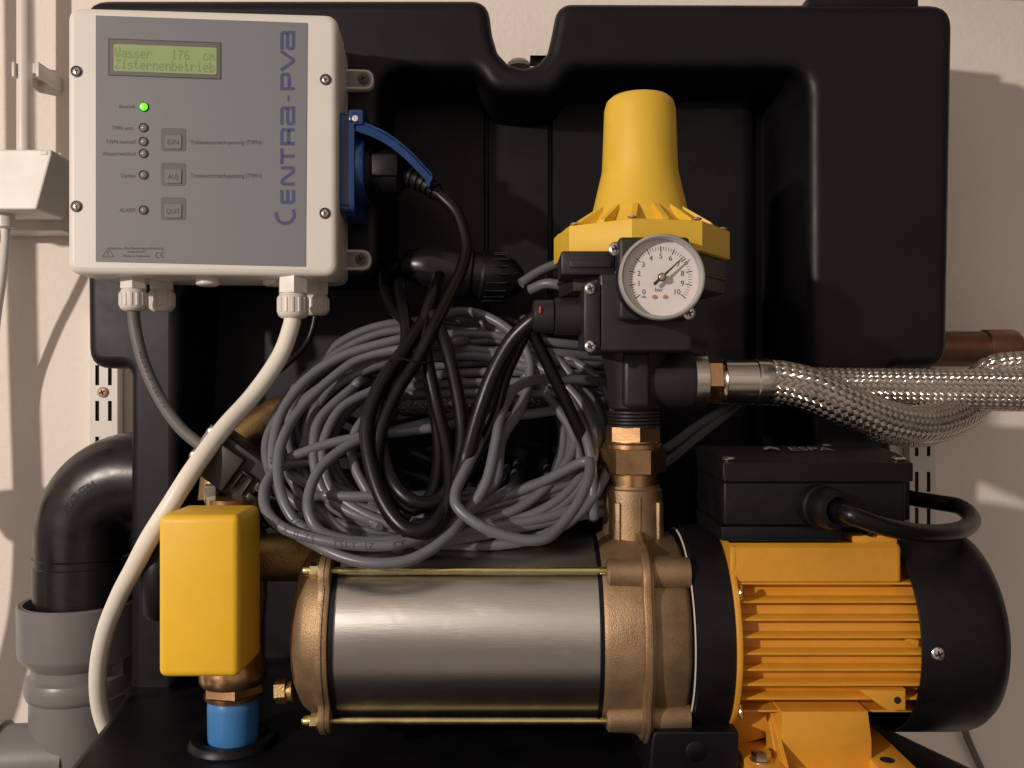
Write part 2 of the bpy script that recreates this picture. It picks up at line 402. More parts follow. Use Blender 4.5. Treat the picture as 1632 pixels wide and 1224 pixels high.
def lbl(mb, s, u0, u1, v, hpx):
    a, b = B(u0, v, F), B(u1, v, F); mb.text(s, (a+b)/2, b-a, EZ, hpx*kb, (b-a).length)
m_ = mbx()
def wline(mb, pts, wd):
    pts = [B(*p, F) for p in pts]
    for a, b in zip(pts, pts[1:]+pts[:1]):
        d = (b-a).normalized(); nn = Vector((-d.z, 0, d.x))*wd/2; e = d*wd/2
        mb.add([a+nn-e, b+nn+e, b-nn+e, a-nn-e], [(0,1,2,3)])
lbl(m_, 'Betrieb', 191, 216, 170, 6); lbl(m_, 'TWN auto.', 179, 214, 204, 6.5); lbl(m_, 'TWN manuell', 169, 216, 226, 6.5)
lbl(m_, 'Wasserwechsel', 163, 217, 245, 6.5); lbl(m_, 'Option', 193, 216, 280, 6.5); lbl(m_, 'ALARM', 191, 216, 335, 7)
lbl(m_, 'Trinkwassernachspeisung (TWN)', 304, 417, 227, 7); lbl(m_, 'Trinkwassernachspeisung (TWN)', 304, 417, 280, 7)
lbl(m_, 'Einbau-/Bedienungsanleitung', 176, 261, 395.5, 4.6); lbl(m_, 'beachten!', 204, 233, 401, 4.2); lbl(m_, 'Made in Germany', 197, 240, 408, 4.2)
lbl(m_, '!', 171.5, 173.5, 404, 9)
wline(m_, [(164,410), (182,409.5), (173,395)], 1.0*kb)
for cx in (253, 261):                       # the two arcs of the conformity mark
    pts = [B(cx+4.2*math.cos(R(a)), 406.5-4.2*math.sin(R(a)), F) for a in range(70, 291, 22)]
    m_.strokes([[(p.x, p.z) for p in pts]], 1.1*kb, (0, F, 0), EX, EZ, 1)
a, b = B(257.5,406.5,F), B(261,406.5,F); m_.strokes([[(a.x, a.z), (b.x, b.z)]], 1.0*kb, (0, F, 0), EX, EZ, 1)
m_.build('printed_text', M['ink'], fp)
# lettering running up the right of the plate
def logo(mb):
    W = 1.35
    def arc(cx, cy, rx, ry, a0, a1, n=12): return [(cx+rx*math.cos(R(a0+(a1-a0)*i/n)), cy+ry*math.sin(R(a0+(a1-a0)*i/n))) for i in range(n+1)]
    # letter space: x along reading direction (up the plate), y up of the letter (towards the left of the picture)
    def E(x): return [[(x+3.0,9.3)]+[(x+1.6,9.3),(x+.6,8.3),(x+.6,2.0),(x+1.6,.7)]+[(x+7.6,.7)], [(x+1.2,5),(x+7.6,5)], [(x+3.0,9.3),(x+7.6,9.3)]]
    def N(x): return [[(x+.7,0),(x+.7,8.2),(x+1.4,9.2),(x+2.4,8.8),(x+6.0,1.2),(x+7.0,.7),(x+7.8,1.6),(x+7.8,10)]]
    def Tt(x): return [[(x,9.3),(x+8.2,9.3)], [(x+4.1,9.0),(x+4.1,0)]]
    def Rr(x): return [[(x+.7,0),(x+.7,9.3),(x+6.8,9.3),(x+7.6,8.4),(x+7.6,5.4),(x+6.8,4.5),(x+.8,4.5)], [(x+6.6,4.3),(x+7.7,3.4),(x+7.7,0)]]
    def aa(x): return [[(x,9.3),(x+7.2,9.3),(x+8,8.4),(x+8,.7),(x+1.4,.7),(x+.6,1.5),(x+.6,4.3),(x+1.4,5.1),(x+7.9,5.1)]]
    def Pp(x): return [[(x+.7,0),(x+.7,9.3),(x+6.8,9.3),(x+7.7,8.4),(x+7.7,4.8),(x+6.8,3.9),(x+.8,3.9)]]
    def Vv(x): return [[(x,10),(x+4.0,1.0),(x+4.8,1.0),(x+8.8,10)]]
    # positions measured on the photograph: v of the start of every letter
    items = [(E, 324.5, 24.5), (N, 296, 31), (Tt, 262, 26.5), (Rr, 231.5, 27.5), (aa, 199.5, 29), (Pp, 144, 28), (Vv, 112.5, 30), (aa, 79.5, 29)]
    for fn, v0, ln in items:
        for st in fn(0):
            pts = [B(469.5-y_*2.15, v0-x_*ln/8.6, F) for x_, y_ in st]
            mb.strokes([[(p.x, p.z) for p in pts]], 5.3*kb, (0, F, 0), EX, EZ, 1)
    pts = [B(455+14.2*math.sin(R(a)), 342+14.2*math.cos(R(a)), F) for a in range(-105, 131, 12)]
    mb.strokes([[(p.x, p.z) for p in pts]], 5.4*kb, (0, F, 0), EX, EZ, 1)
    pts = [B(460, 162, F), B(460, 152.5, F)]; mb.strokes([[(p.x, p.z) for p in pts]], 3*kb, (0, F, 0), EX, EZ, 1)
m_ = mbx(); logo(m_); m_.build('printed_logo', M['inkb'], fp)
# display
def quad(u0, v0, u1, v1, sl=.036): return [B(u0, v0), B(u1, v0+(u1-u0)*sl), B(u1, v1+(u1-u0)*sl), B(u0, v1)]
dq = quad(174, 62.5, 352, 120); m_ = mbx(); m_.prism([(p.x, p.z) for p in dq], YAX, -.0008, .0008); dsp = m_.build('display', M['frame'], box)
dq = quad(182, 71, 346, 114); m_ = mbx(); m_.prism(round_poly([(p.x, p.z) for p in dq], .0014), YAX, -.0011, -.0003); m_.build('screen', M['lcd'], dsp)
m_ = mbx(); F2 = -.0009
Fb = F; F = F2; wline(m_, [tuple(q) for q in ((174,62.5), (352,69), (352,126.5), (174,120))], 1.2*kb); F = Fb; m_.build('display_edge', M['ink'], dsp)
GL = {'W':['10001','10001','10001','10101','10101','10101','01010'],'a':['00000','00000','01110','00001','01111','10001','01111'],
 's':['00000','00000','01110','10000','01110','00001','11110'],'e':['00000','00000','01110','10001','11111','10000','01110'],
 'r':['00000','00000','10110','11001','10000','10000','10000'],'1':['00100','01100','00100','00100','00100','00100','01110'],
 '7':['11111','00001','00010','00100','01000','01000','01000'],'6':['00110','01000','10000','11110','10001','10001','01110'],
 'c':['00000','00000','01110','10000','10000','10001','01110'],'m':['00000','00000','11010','10101','10101','10001','10001'],
 'Z':['11111','00001','00010','00100','01000','10000','11111'],'i':['00100','00000','01100','00100','00100','00100','01110'],
 't':['01000','01000','11100','01000','01000','01001','00110'],'n':['00000','00000','10110','11001','10001','10001','10001'],
 'b':['10000','10000','10110','11001','10001','10001','11110']}
m_ = mbx()
for row, st in enumerate(('Wasser   176  cm', 'Zisternenbetrieb')):
    for i, ch in enumerate(st):
        if ch == ' ': continue
        for r_, bits in enumerate(GL[ch]):
            for c_, bit in enumerate(bits):
                if bit == '1':
                    u = 184.5+i*10.0+c_*1.62; v = 77+row*18+r_*2.2+(u-182)*.036
                    a, b = B(u, v, -.00125), B(u+1.55, v+2.1, -.00125)
                    m_.add([(a.x, -.00125, a.z), (b.x, -.00125, a.z), (b.x, -.00125, b.z), (a.x, -.00125, b.z)], [(0,1,2,3)])
m_.build('display_text', M['lcdink'], dsp)
# lamps and buttons
for i, v in enumerate((171, 204, 226, 245, 279, 335)):
    p = B(230 if i == 0 else 229, v)
    m_ = mbx(); m_.lathe([(0,.0032), (.0012,.0031), (.0014,.0026), (.0006,.0024)], p, (0,-1,0), 20, caps=False); rimo = m_.build('indicator_lamp', M['ledrim'], box)
    m_ = mbx(); m_.lathe([(0,.0025), (.0016,.0024), (.0026,.0016), (.0030,0)] if i == 0 else [(0,.0025), (.0008,.0023), (.0014,.0013), (.0016,0)], p, (0,-1,0), 18)
    m_.build('lens', M['led'] if i == 0 else M['ledoff'], rimo)
    if i == 0: rimo['label'] = 'green lamp, lit'
for v, st in ((223, 'EIN'), (278, 'AUS'), (333, 'QUIT')):
    p = B(277, v); s_ = 19.5*kb
    m_ = mbx(); m_.prism(round_poly([(p.x-s_, p.z-s_*.93), (p.x+s_, p.z-s_*.93), (p.x+s_, p.z+s_*.93), (p.x-s_, p.z+s_*.93)], .0022), YAX, -.0007, .0005, .0002, 1); bo = m_.build('push_button', M['btn'], box)
    m_ = mbx(); z0 = p.z-s_*.12; t_ = 13*kb
    m_.prism(round_poly([(p.x-t_, z0-t_), (p.x+t_, z0-t_), (p.x+t_*1.05, z0+t_*.8), (p.x-t_*1.05, z0+t_*.8)], .0016), YAX, -.0013, -.0004, .0005, 2); m_.build('button_face', M['btnf'], bo)
    m_ = mbx(); a = B(277, v+4, -.0014); m_.text(st, a, EX, EZ, 8.5*kb, (17 if len(st) == 3 else 21)*kb); m_.build('button_text', M['ink'], bo)
# lid screws over dark discs coloured as their shaded holes
for u, v in ((122,114), (519,127), (122,329), (518,340)):
    p = B(u, v); m_ = mbx(); m_.lathe([(0,.0038), (.0004,.0039), (.0005,.0034), (.0001,.0032), (.0001,0)], p, (0,-1,0), 20); m_.build('screw_hole_disc', M['ledrim'], box)
    screw(box, XB @ Vector((p.x+.0001, -.0002, p.z-.0002)), XB.to_3x3() @ Vector((0,-1,0)), .0026)
# fixing lugs on the right side
for v in (122, 412):
    c = P(578 if v < 200 else 574, v, .088); i_ = XB.inverted() @ c
    outl = round_poly([(h-.012, i_.z-.0075), (i_.x+.0075, i_.z-.0075, .0074), (i_.x+.0075, i_.z+.0075, .0074), (h-.012, i_.z+.0075)], 0, 8)
    m_ = mbx(); m_.prism(outl, YAX, .057, .066, .0008, 2); lug = m_.build('fixing_lug', M['white'], box)
    inn = round_poly([(h-.006, i_.z-.0058), (i_.x+.0058, i_.z-.0058, .0057), (i_.x+.0058, i_.z+.0058, .0057), (h-.006, i_.z+.0058)], 0, 8)
    m_ = mbx(); m_.prism(inn, YAX, .0567, .0600); m_.build('lug_pocket', M['ledoff'], lug)
    screw(lug, XB @ Vector((i_.x, .0566, i_.z)), (0,-1,0), .0042, m=M['frame'])
# cable glands underneath
def gland(u, y, v0, v1, v2, r, nm='cable_gland'):
    a = P(u, v0, y); b = P(u, v1, y); c = P(u, v2, y)
    m_ = MB(); hexnut(m_, b+Vector((0,0,0)), (0,0,1), r*1.02, a.z-b.z+.004, .3, .05)
    g = m_.build(nm, M['gland'], box)
    m_ = MB(); n = 14; H = b.z-c.z-.0015
    m_.lathe([(0, r*.62), (.0006, r*.80), (.0022, r*.97), (.0035, r), (H-.001, r), (H, r*.92), (H+.0016, r*.86)], c, (0,0,1), 28)
    nut = m_.build('gland_nut', M['gland'], g)
    m_ = MB()
    for j in range(n):
        q = 2*math.pi*j/n; m_.box(c+Vector((math.cos(q)*r*.995, math.sin(q)*r*.995, H*.58)), (.0012,.0022,H*.66), .0004, 1, Matrix.Rotation(q, 3, 'Z'))
    m_.build('grip_ribs', M['gland'], nut)['kind'] = 'stuff'
    return c
g1 = gland(213, .048, 441, 461, 496, .0090); g2 = gland(258, .078, 441, 461, 497, .0088)
g3 = gland(467, .046, 443, 468, 508, .0103); g4 = gland(504, .080, 443, 470, 503, .0090)
for u, y in ((331, .05), (437, .066)):
    m_ = MB(); m_.lathe([(0,.006), (.001,.0078), (.005,.008)], P(u, 456, y), (0,0,1), 20); m_.build('blanking_plug', M['gland'], box)
# blue socket on the right side
sxr = P(549,270,.062).x+.0035
m_ = MB(); z1, z0 = P(0,187,.062).z, P(0,346,.062).z
m_.prism(round_poly([(.046,z0), (.097,z0), (.097,z1), (.046,z1)], .007), lambda a, b, d: Vector((d, a, b)), sxr+.0065, sxr-.006, .0012, 2)
so = m_.build('socket', M['blue'], box)
m_ = MB(); zc = (z0+z1)/2
m_.lathe([(0,.0245), (.0105,.0245), (.012,.0235), (.012,.0215), (.002,.0205)], (sxr, .0715, zc), (1,0,0), 40, caps=False); m_.build('socket_collar', M['blue'], so)
m_ = MB()
hp = Vector((sxr+.008, .064, P(0,200,.062).z)); ep = P(690,278,.05)
arc = []
for i in range(13):
    t = i/12; p = hp.lerp(Vector((ep.x, .064, ep.z)), t); p.z += .0065*math.sin(math.pi*t); arc.append((p.x, p.z))
low = [(x-.0012, z-.0028) for x, z in arc[::-1]]
m_.prism(arc+low, YAX, .048, .095, .0007, 2, True)
rimp = [(x, z-.002) for x, z in arc]; low2 = [(x-.002, z-.0075) for x, z in arc[::-1]]
for yy in (.048, .093): m_.prism(rimp+low2, YAX, yy, yy+.002)
m_.prism([arc[-1], (arc[-1][0]-.0025, arc[-1][1]-.009), (arc[-1][0]-.0045, arc[-1][1]-.008), (arc[-2][0]-.001, arc[-2][1])], YAX, .049, .094)
m_.build('socket_flap', M['blue'], so)
m_ = MB(); m_.bb((sxr+.002,.046,hp.z-.004), (sxr+.0125,.096,hp.z+.0065), .0012); hb = m_.build('hinge', M['blue'], so)
m_ = MB(); m_.lathe([(0,.0021), (.0008,.0021), (.0010,.0011), (.0004,.0010), (.0004,0)], (sxr+.0070,.046,hp.z), (0,-1,0), 16); m_.build('hinge_pin', M['gland'], hb)

# ================================================================== black plug and its cable
plug = thing('power_plug', 'black mains plug pushed into the blue socket, its cable bending down into the coil', 'plug', (sxr+.01, .064, zc))
m_ = MB(); m_.lathe([(0,.0195), (.012,.0195), (.014,.0185), (.016,.0155), (.020,.0150), (.022,.0165), (.032,.0160), (.036,.012)], (sxr+.002,.0715,zc), (1,0,-.05), 32)
m_.box((sxr+.026,.060,zc), (.019,.012,.016), .002)
m_.build('plug_body', M['blackm'], plug)
sp = [Vector((sxr+.034,.070,zc-.002)), P(672,290,.068), P(700,310,.064)]
m_ = MB(); ss = smooth(sp, 10)
m_.tube(ss, [.0078-.0032*i/(len(ss)-1) for i in range(len(ss))], 16)
for i in range(2, len(ss)-2, 3):
    t = (ss[i+1]-ss[i-1]).normalized(); m_.lathe([(-.0011,.0088-.003*i/len(ss)), (.0011,.0088-.003*i/len(ss))], ss[i], t, 16)
m_.build('strain_relief', M['blackm'], plug)
RC = .0042
pc = smooth([sp[-1], P(728,340,.058), P(742,385,.05), P(737,425,.04), P(717,470,.026), P(690,525,.008), P(664,575,-.002), P(632,625,-.012), P(606,690,-.022), P(600,760,-.032), P(622,822,-.044), P(660,850,-.050), P(697,838,-.048), P(716,790,-.038), P(713,720,-.020), P(697,650,-.004), P(682,580,.006), P(676,520,.016), P(690,470,.03), P(700,440,.06)], 12)
m_ = MB(); m_.tube(pc, RC*1.02, 14); m_.build('cable', M['rubber'], plug)

# ================================================================== black inline coupling
cpl = thing('cable_coupling', 'black barrel shaped cable coupling in the shadow behind the power cable', 'coupling', P(730,430,.10))
m_ = MB(); a = P(640,420,.105); b_ = P(832,448,.115); ax = b_-a; L_ = ax.length
m_.lathe([(0,.008), (.006,.012), (.020,.0165), (.042,.0175), (.044,.0195), (.052,.0195), (.054,.0175), (.060,.0175), (.062,.019), (L_-.02,.018), (L_-.008,.0155), (L_,.008)], a, ax, 32)
m_.build('barrel', M['blackg'], cpl)
m_ = MB()
for j in range(18):
    q = 2*math.pi*j/18; a_, e1, e2 = frame_of(ax); m_.box(a+a_*.072+(e1*math.cos(q)+e2*math.sin(q))*.0187, (.016,.0014,.0014), .0004, 1)
m_.build('grip_ribs', M['blackg'], cpl)['kind'] = 'stuff'
m_ = MB(); m_.tube(smooth([a, P(612,440,.09), P(622,485,.06), P(652,520,.035), P(676,575,.015), P(692,650,0), P(700,720,-.014), P(690,785,-.03), P(655,812,-.038), P(622,780,-.034), P(607,720,-.02), P(612,660,-.012), P(632,600,.0), P(648,540,.012), P(640,470,.05), P(636,440,.11)], 12), RC, 14); m_.build('cable', M['rubber'], cpl)

# ================================================================== single cables
def one_cable(name, label, pts, r, m, txt=None):
    sp = smooth([P(*p) for p in pts], 12); o = thing(name, label, 'cable', sp[-1])
    mb = MB(); mb.tube(sp, r, 16); mb.build('sheath', m, o); return o, sp
one_cable('white_cable', 'thick white cable curving from the control box down past the yellow valve cover',
 [(467,500,.046), (464,520,.044), (446,568,.038), (405,628,.026), (357,682,.008), (312,742,-.008), (274,801,-.016), (238,858,-.014), (213,906,-.004), (189,952,.012), (166,1012,.03), (156,1078,.045), (163,1143,.06), (195,1215,.07)], .0058, M['whitec'])
oc, sp_ = one_cable('sensor_cable', 'single grey cable hanging from the control box to the black valve connector',
 [(213,488,.048), (215,520,.048), (228,575,.045), (252,630,.04), (284,678,.03), (318,708,.022), (345,726,.018)], .0041, M['greyl'])
mb = MB(); mb.text_along(sp_, 'H05VV-F 2X0.75', .035, .0028, .0041, .0034); mb.build('cable_print', M['ink'], oc)
one_cable('thin_cable', 'thin black cable dropping from the rear gland behind the white cable',
 [(504,495,.080), (498,525,.080), (485,552,.078), (455,582,.072), (415,612,.066), (370,655,.06), (330,700,.06)], .0024, M['rubber'])

# ================================================================== valve connector (black, tilted)
vc = thing('valve_connector', 'black tilted valve connector with steel screws, half behind the white cable', 'connector', P(380,760,.02))
aC = R(36); YC = .012; cC = P(377,746,YC); RY = Matrix.Rotation(aC, 3, 'Y'); KC = kk(YC)
XC = Matrix.Translation(cC) @ RY.to_4x4()
def cb(name, x0, x1, z0, z1, y0, y1, bev=.001, m='conn', par=vc):
    mb = MB(XC); mb.bb((x0*KC, y0, z0*KC), (x1*KC, y1, z1*KC), bev); return mb.build(name, M[m], par)
cb('flange', -78, -54, -34, 30, .006, .022)
hs = cb('housing', -54, 48, -42, 34, -.004, .024)
cb('cap', -38, 8, -36, 24, -.012, -.003, .0012, par=hs)
mb = MB(XC)
for a, b in (((14,-26),(18,4)), ((32,-26),(36,4)), ((14,4),(36,8)), ((42,-34),(62,-14)), ((44,-6),(60,8))):
    mb.bb((a[0]*KC, -.008, a[1]*KC), (b[0]*KC, -.003, b[1]*KC), .0004)
mb.build('latch', M['black'], vc)
cb('coil_body', 48, 118, -46, 40, .0, .034, .002, 'black')
cb('rear_tab', 66, 92, -62, -46, .002, .02, .001, 'conn')
for zz in (20, -27): screw(vc, XC @ Vector((-68*KC, .0055, zz*KC)), (0,-1,0), .0038)
for u, v in ((507,800), (567,797), (553,826)): screw(vc, P(u, v, .03), (0,-1,.2), .0030)
mb = MB(); mb.bb(P(468,752,.034), P(585,838,.06), .004); mb.build('coil_housing', M['black'], vc)

# ================================================================== motor valve with yellow cover
mv = thing('motor_valve', 'motor valve with plain yellow cover, brass body and blue pipe stub on the base', 'valve', (-.1776, 0, -.228))
yf = -.074; a, b = P(251,821,yf), P(381,1081,yf)
mb = MB(); mb.bb((a.x, yf, a.z), (b.x, -.031, b.z), .0042, 4); mb.build('cover', M['yel'], mv)
vx = Vector((-.1776, 0, 0))
mb = MB(); z_ = lambda v: -(v-612)*.0004*.965
mb.lathe([(z_(1104),.0195), (z_(1098),.0208), (z_(1080),.0208), (z_(1070),.0195), (z_(1020),.0185), (z_(960),.021), (z_(900),.021), (z_(850),.017), (z_(800),.017)], vx, (0,0,1), 40); mb.build('valve_body', M['brass'], mv)
mb = MB(); hexnut(mb, vx+Vector((0,0,z_(1120))), (0,0,1), .0192, .0068, .35, .06); mb.build('hex_nut', M['brass'], mv)
mb = MB(); mb.lathe([(0,.0166), (.0010,.0178), (.0034,.0182)], vx+Vector((0,0,z_(1129))), (0,0,1), 36); mb.build('collar', M['brass'], mv)
mb = MB(); zt = z_(1128); mb.lathe([(-.2285,.0150), (-.224,.0157), (zt-.006,.0160), (zt-.003,.0158), (zt-.001,.0150), (zt,.0148)], vx, (0,0,1), 40); mb.build('pipe_stub', M['bluec'], mv)
mb = MB(); mb.cyl(P(404,888,.004), (1,0,0), .0152, .052, 32, .001); mb.lathe([(0,.0175),(.006,.0175)], P(404,888,.004), (1,0,0), 32); mb.build('side_port', M['brassd'], mv)
mb = MB(); hexnut(mb, P(346,800,.02), (0,0,1), .0085, .012, .2, .1); mb.build('top_nut', M['ferr'], mv)
mb = MB(); mb.lathe([(0,.008), (.004,.011), (.03,.0125), (.045,.011), (.05,.007)], P(257,985,.005), (0,0,1), 24); mb.build('lever_knob', M['black'], mv)
bp = thing('brass_pipe', 'curved dull brass pipe behind the white cable', 'pipe', P(360,740,.06))
mb = MB(); mb.tube(smooth([P(345,800,.05), P(352,752,.055), P(374,712,.062), P(412,678,.07), P(456,655,.08), P(520,645,.09)], 10), .0125, 24); mb.build('tube', M['brassd'], bp)

# ================================================================== pump
ZP = -.1536
pump = thing('pump', 'horizontal pump with steel sleeve, bronze ends and yellow finned motor', 'pump', (.09, 0, -.228))
ctr = lambda x: Vector((x, 0, ZP)); AX = (1,0,0)
def yz(fn, n=96):     # outline r(theta) in the y,z plane; theta 0 = towards camera, up positive
    return [(-fn(t)*math.cos(t), fn(t)*math.sin(t)) for t in (2*math.pi*i/n for i in range(n))]
XP = lambda a, b, d: Vector((d, a, ZP+b))
def ear(r, e, wdt=.16):
    def fn(t):
        s = 0
        for k in range(4):
            d = (t-(math.pi/4+k*math.pi/2)+math.pi) % (2*math.pi)-math.pi; s = max(s, math.exp(-(d/wdt)**4))
        return r+e*s
    return fn
mb = MB(); mb.lathe([(-.1325,0), (-.1325,.036), (-.1305,.043), (-.1265,.0495), (-.121,.0535), (-.112,.0555)], ctr(0), AX, 64); ec = mb.build('end_cover', M['bronze'], pump)
mb = MB(); mb.prism(yz(ear(.0605,.0085)), XP, -.1125, -.1055, .0008, 2, True); mb.prism(yz(ear(.0613,.0082)), XP, -.1096, -.1088); mb.build('end_flange', M['bronze'], pump)
mb = MB(); dp = P(468,1102,-.032); mb.lathe([(0,.0055), (.004,.0065)], dp+Vector((-.004,0,0)), (1,0,.1), 20); hexnut(mb, dp+Vector((-.0105,0,0)), (1,0,.1), .0072, .007, .2, .08); mb.build('drain_plug', M['brassd'], ec)
mb = MB(); mb.lathe([(-.1057,.0592), (-.1025,.0592), (-.1025,.0575)], ctr(0), AX, 64); mb.build('gasket', M['black'], pump)
mb = MB(); mb.lathe([(-.1030,.0570), (-.1028,.0580), (.0522,.0580), (.0524,.0570)], ctr(0), AX, 128); mb.build('steel_sleeve', M['sleeve'], pump)
mb = MB(); mb.lathe([(.0505,.0578), (.0505,.0588), (.0530,.0588), (.0530,.0578)], ctr(0), AX, 64, caps=False); mb.build('gasket', M['black'], pump)
for k in range(4):
    q = math.pi/4+k*math.pi/2; c = Vector((0, -.0624*math.cos(q), ZP+.0624*math.sin(q)))
    mb = MB(); mb.cyl(c+Vector((-.1205,0,0)), AX, .00215, .1785, 14, .0005)
    for i in range(9): mb.lathe([(0,.00215), (.0003,.0024), (.0006,.00215)], c+Vector((.0515+i*.0007,0,0)), AX, 12, caps=False)
    rod = mb.build('tie_rod', M['zinc'], pump)
    mb = MB(); hexnut(mb, c+Vector((-.1182,0,0)), AX, .0046, .0046, .26, .1); mb.lathe([(-.1235,0), (-.1232,.0018), (-.122,.0029), (-.1195,.0032), (-.118,.0032)], c, AX, 16)
    mb.lathe([(-.1137,.0058), (-.1126,.0058)], c, AX, 20); mb.build('cap_nut', M['zinc'], rod)
# bronze casting
mb = MB(); mb.lathe([(.0530,.055), (.0532,.0588), (.0560,.0602), (.0770,.0600), (.0790,.0605), (.1005,.0585), (.1035,.0560)], ctr(0), AX, 96)
cast = mb.build('pump_casting', M['bronze'], pump)
mb = MB(); mb.prism(yz(ear(.0648,.0070,.22)), XP, .0752, .0818, .0012, 2, True); mb.prism(yz(ear(.0664,.0071,.22)), XP, .0777, .0796, .0003, 1, True); mb.build('casting_flange', M['bronze'], cast)
for k in range(4):
    q = math.pi/4+k*math.pi/2; c = Vector((0, -.0600*math.cos(q), ZP+.0600*math.sin(q)))
    mb = MB(); mb.lathe([(.0555,.0070), (.0570,.0085), (.0775,.0092)], c, AX, 24); mb.lathe([(.0795,.0100), (.1000,.0092), (.1040,.0090)], c, AX, 24); mb.build('bolt_boss', M['bronze'], cast)
px = Vector((.0768, 0, 0))
mb = MB(); mb.lathe([(-.118,.0225), (-.105,.0195), (-.072,.0190), (-.0665,.0186), (-.0655,.0172), (-.0640,.0172)], px, (0,0,1), 48)
for q in (-38, 52, 128, 232):
    d = Vector((math.sin(R(q)), -math.cos(R(q)), 0))
    mb.box(px+d*.0185+Vector((0,0,-.0935)), (.006,.0048,.040), .001, 2, Matrix.Rotation(R(q), 3, 'Z'))
mb.box(px+Vector((.002,-.0193,-.0920)), (.0008,.0012,.044), .0002, 1)
mb.build('outlet_port', M['bronze'], cast)
# motor
mb = MB(); mb.lathe([(.1040,.0604), (.1043,.0614), (.1046,.0615)], ctr(0), AX, 96, caps=False); mb.build('seal_line', M['seal'], pump)
mb = MB(); mb.lathe([(.1036,.050), (.1044,.0605), (.1060,.0632), (.1262,.0638), (.1270,.0630), (.1270,.05)], ctr(0), AX, 96); mb.build('motor_bracket', M['blackm'], pump)
mot = MB(); mot.lathe([(.1305,.0500), (.2385,.0500)], ctr(0), AX, 96)
up = [(-.0475,.0385), (-.0475,.058), (-.045,.0605), (.045,.0605), (.0475,.058), (.0475,.0385), (.030,.030), (-.030,.030)]
mot.prism(up, XP, .2275, .1275, .003, 3)
mot.box((.2130,-.030,ZP+.0625), (.026,.03,.005), .0012)
motor = mot.build('motor_housing', M['yelm'], pump)
mb = MB()
def ring(t):
    r = .0636
    d = math.degrees(t)
    if 52 <= d <= 128: r = .0605/math.sin(t)
    elif 42 < d < 52: r = .0636+(.0767-.0636)*(d-42)/10
    elif 128 < d < 138: r = .0636+(.0767-.0636)*(138-d)/10
    return r
mb.prism(yz(ring, 120), XP, .1272, .1308, .0008, 2, True); mb.build('mounting_flange', M['yelm'], motor)
fin0 = None
for k in range(-4, 5):
    dz = k*.0093; yo = math.sqrt(.0600**2-dz*dz); yi = math.sqrt(.0488**2-dz*dz)
    mb = MB(); tp = .00055; rt = .0009
    for sg in (-1,):
        mb.prism([(sg*yi, dz-rt), (sg*yo, dz-tp), (sg*(yo+.0003), dz), (sg*yo, dz+tp), (sg*yi, dz+rt)], XP, .1309, .2380)
    mb.build('fin', M['yelm'], motor, 60)
screw(motor, Vector((.1305,-.056,ZP+.034)), (1,-.3,0), .0045); screw(motor, Vector((.1305,-.056,ZP-.034)), (1,-.3,0), .0045)
mb = MB(); p = P(1428,1116,-.0575); mb.prism([(p.x-.022, p.z+.0060), (p.x+.0058, p.z+.0060), (p.x+.0058, p.z-.0060), (p.x-.0050, p.z-.0060)], YAX, -.0575, -.030, .0008, 2); lg = mb.build('earth_lug', M['yelm'], motor)
mb = MB(); mb.lathe([(0,.0020), (.0004,.0020), (.0004,0)], (p.x+.0008, -.0575, p.z), (0,-1,0), 16); mb.build('lug_hole_disc', M['darks'], lg)  # solid dark disc, shade of an open hole put into its colour
mb = MB(); p = P(1470,1028,-.060); mb.lathe([(0,.0022),(.006,.0022)], p+Vector((-.007,0.004,0.002)), (1,0,-.35), 12); mb.build('fixing_peg', M['yelm'], motor)
# foot
mb = MB(); yF = -.052; q0 = lambda u, v, y=yF: P(u, v, y)
A1, A2 = q0(1246,1134), q0(1384,1134); zb = -.2275
mb.prism([(A1.x, A1.z), (A2.x, A2.z), (q0(1390,1180).x, q0(1390,1180).z), (q0(1390,1180).x, zb), (A1.x-.0005, zb)], YAX, yF, .05, .0010, 2)
mb.build('foot', M['yelm'], motor)
mb = MB(); zpl = -.2125
for sx0, sx1 in ((q0(1186,0).x, A1.x+.0002), (q0(1386,0).x, q0(1447,0).x)):
    for sg in (1,): mb.bb((sx0, -.066, zb), (sx1, .06, zpl-.004), .0012)
mb.bb((q0(1186,0).x-.001, -.0675, zb-.004), (q0(1449,0).x, .06, zpl-.0095), .0010)
mb.prism([(q0(1178,1150).x, q0(1178,1150).z), (q0(1240,1128).x, q0(1240,1128).z), (A1.x, zpl), (q0(1186,0).x, zpl-.006)], YAX, -.030, .03, .001, 2)
mb.prism([(-.032, q0(0,1135).z), (-.0530, zpl-.006), (-.032, zpl-.006)], lambda a, b, d: Vector((d, a, b)), q0(1236,0).x, q0(1243,0).x, .0004, 1)
mb.prism([(-.030, q0(0,1135).z), (-.066, zpl-.003), (-.030, zpl-.006)], lambda a, b, d: Vector((d, a, b)), A1.x-.0025, A1.x-.0003, .0004, 1)
mb.build('foot_plate', M['yelm'], motor)
bc = Vector((P(1213,0,-.054).x, -.054, zpl-.0045))
mb = MB(); mb.lathe([(0,.0066), (.0012,.0066)], bc, (0,0,1), 24); hexnut(mb, bc+Vector((0,0,.0012)), (0,0,1), .0055, .0050, .3, .12); mb.build('foot_bolt', M['steel'], motor)
mb = MB(); mb.lathe([(0,.0040), (.0006,.0040), (.0006,0)], (P(1414,0,-.054).x, -.054, zpl-.0042), (0,0,1), 20); mb.build('bolt_hole_disc', M['darks'], motor)  # no opening here, the dark disc paints the shaded bolt hole
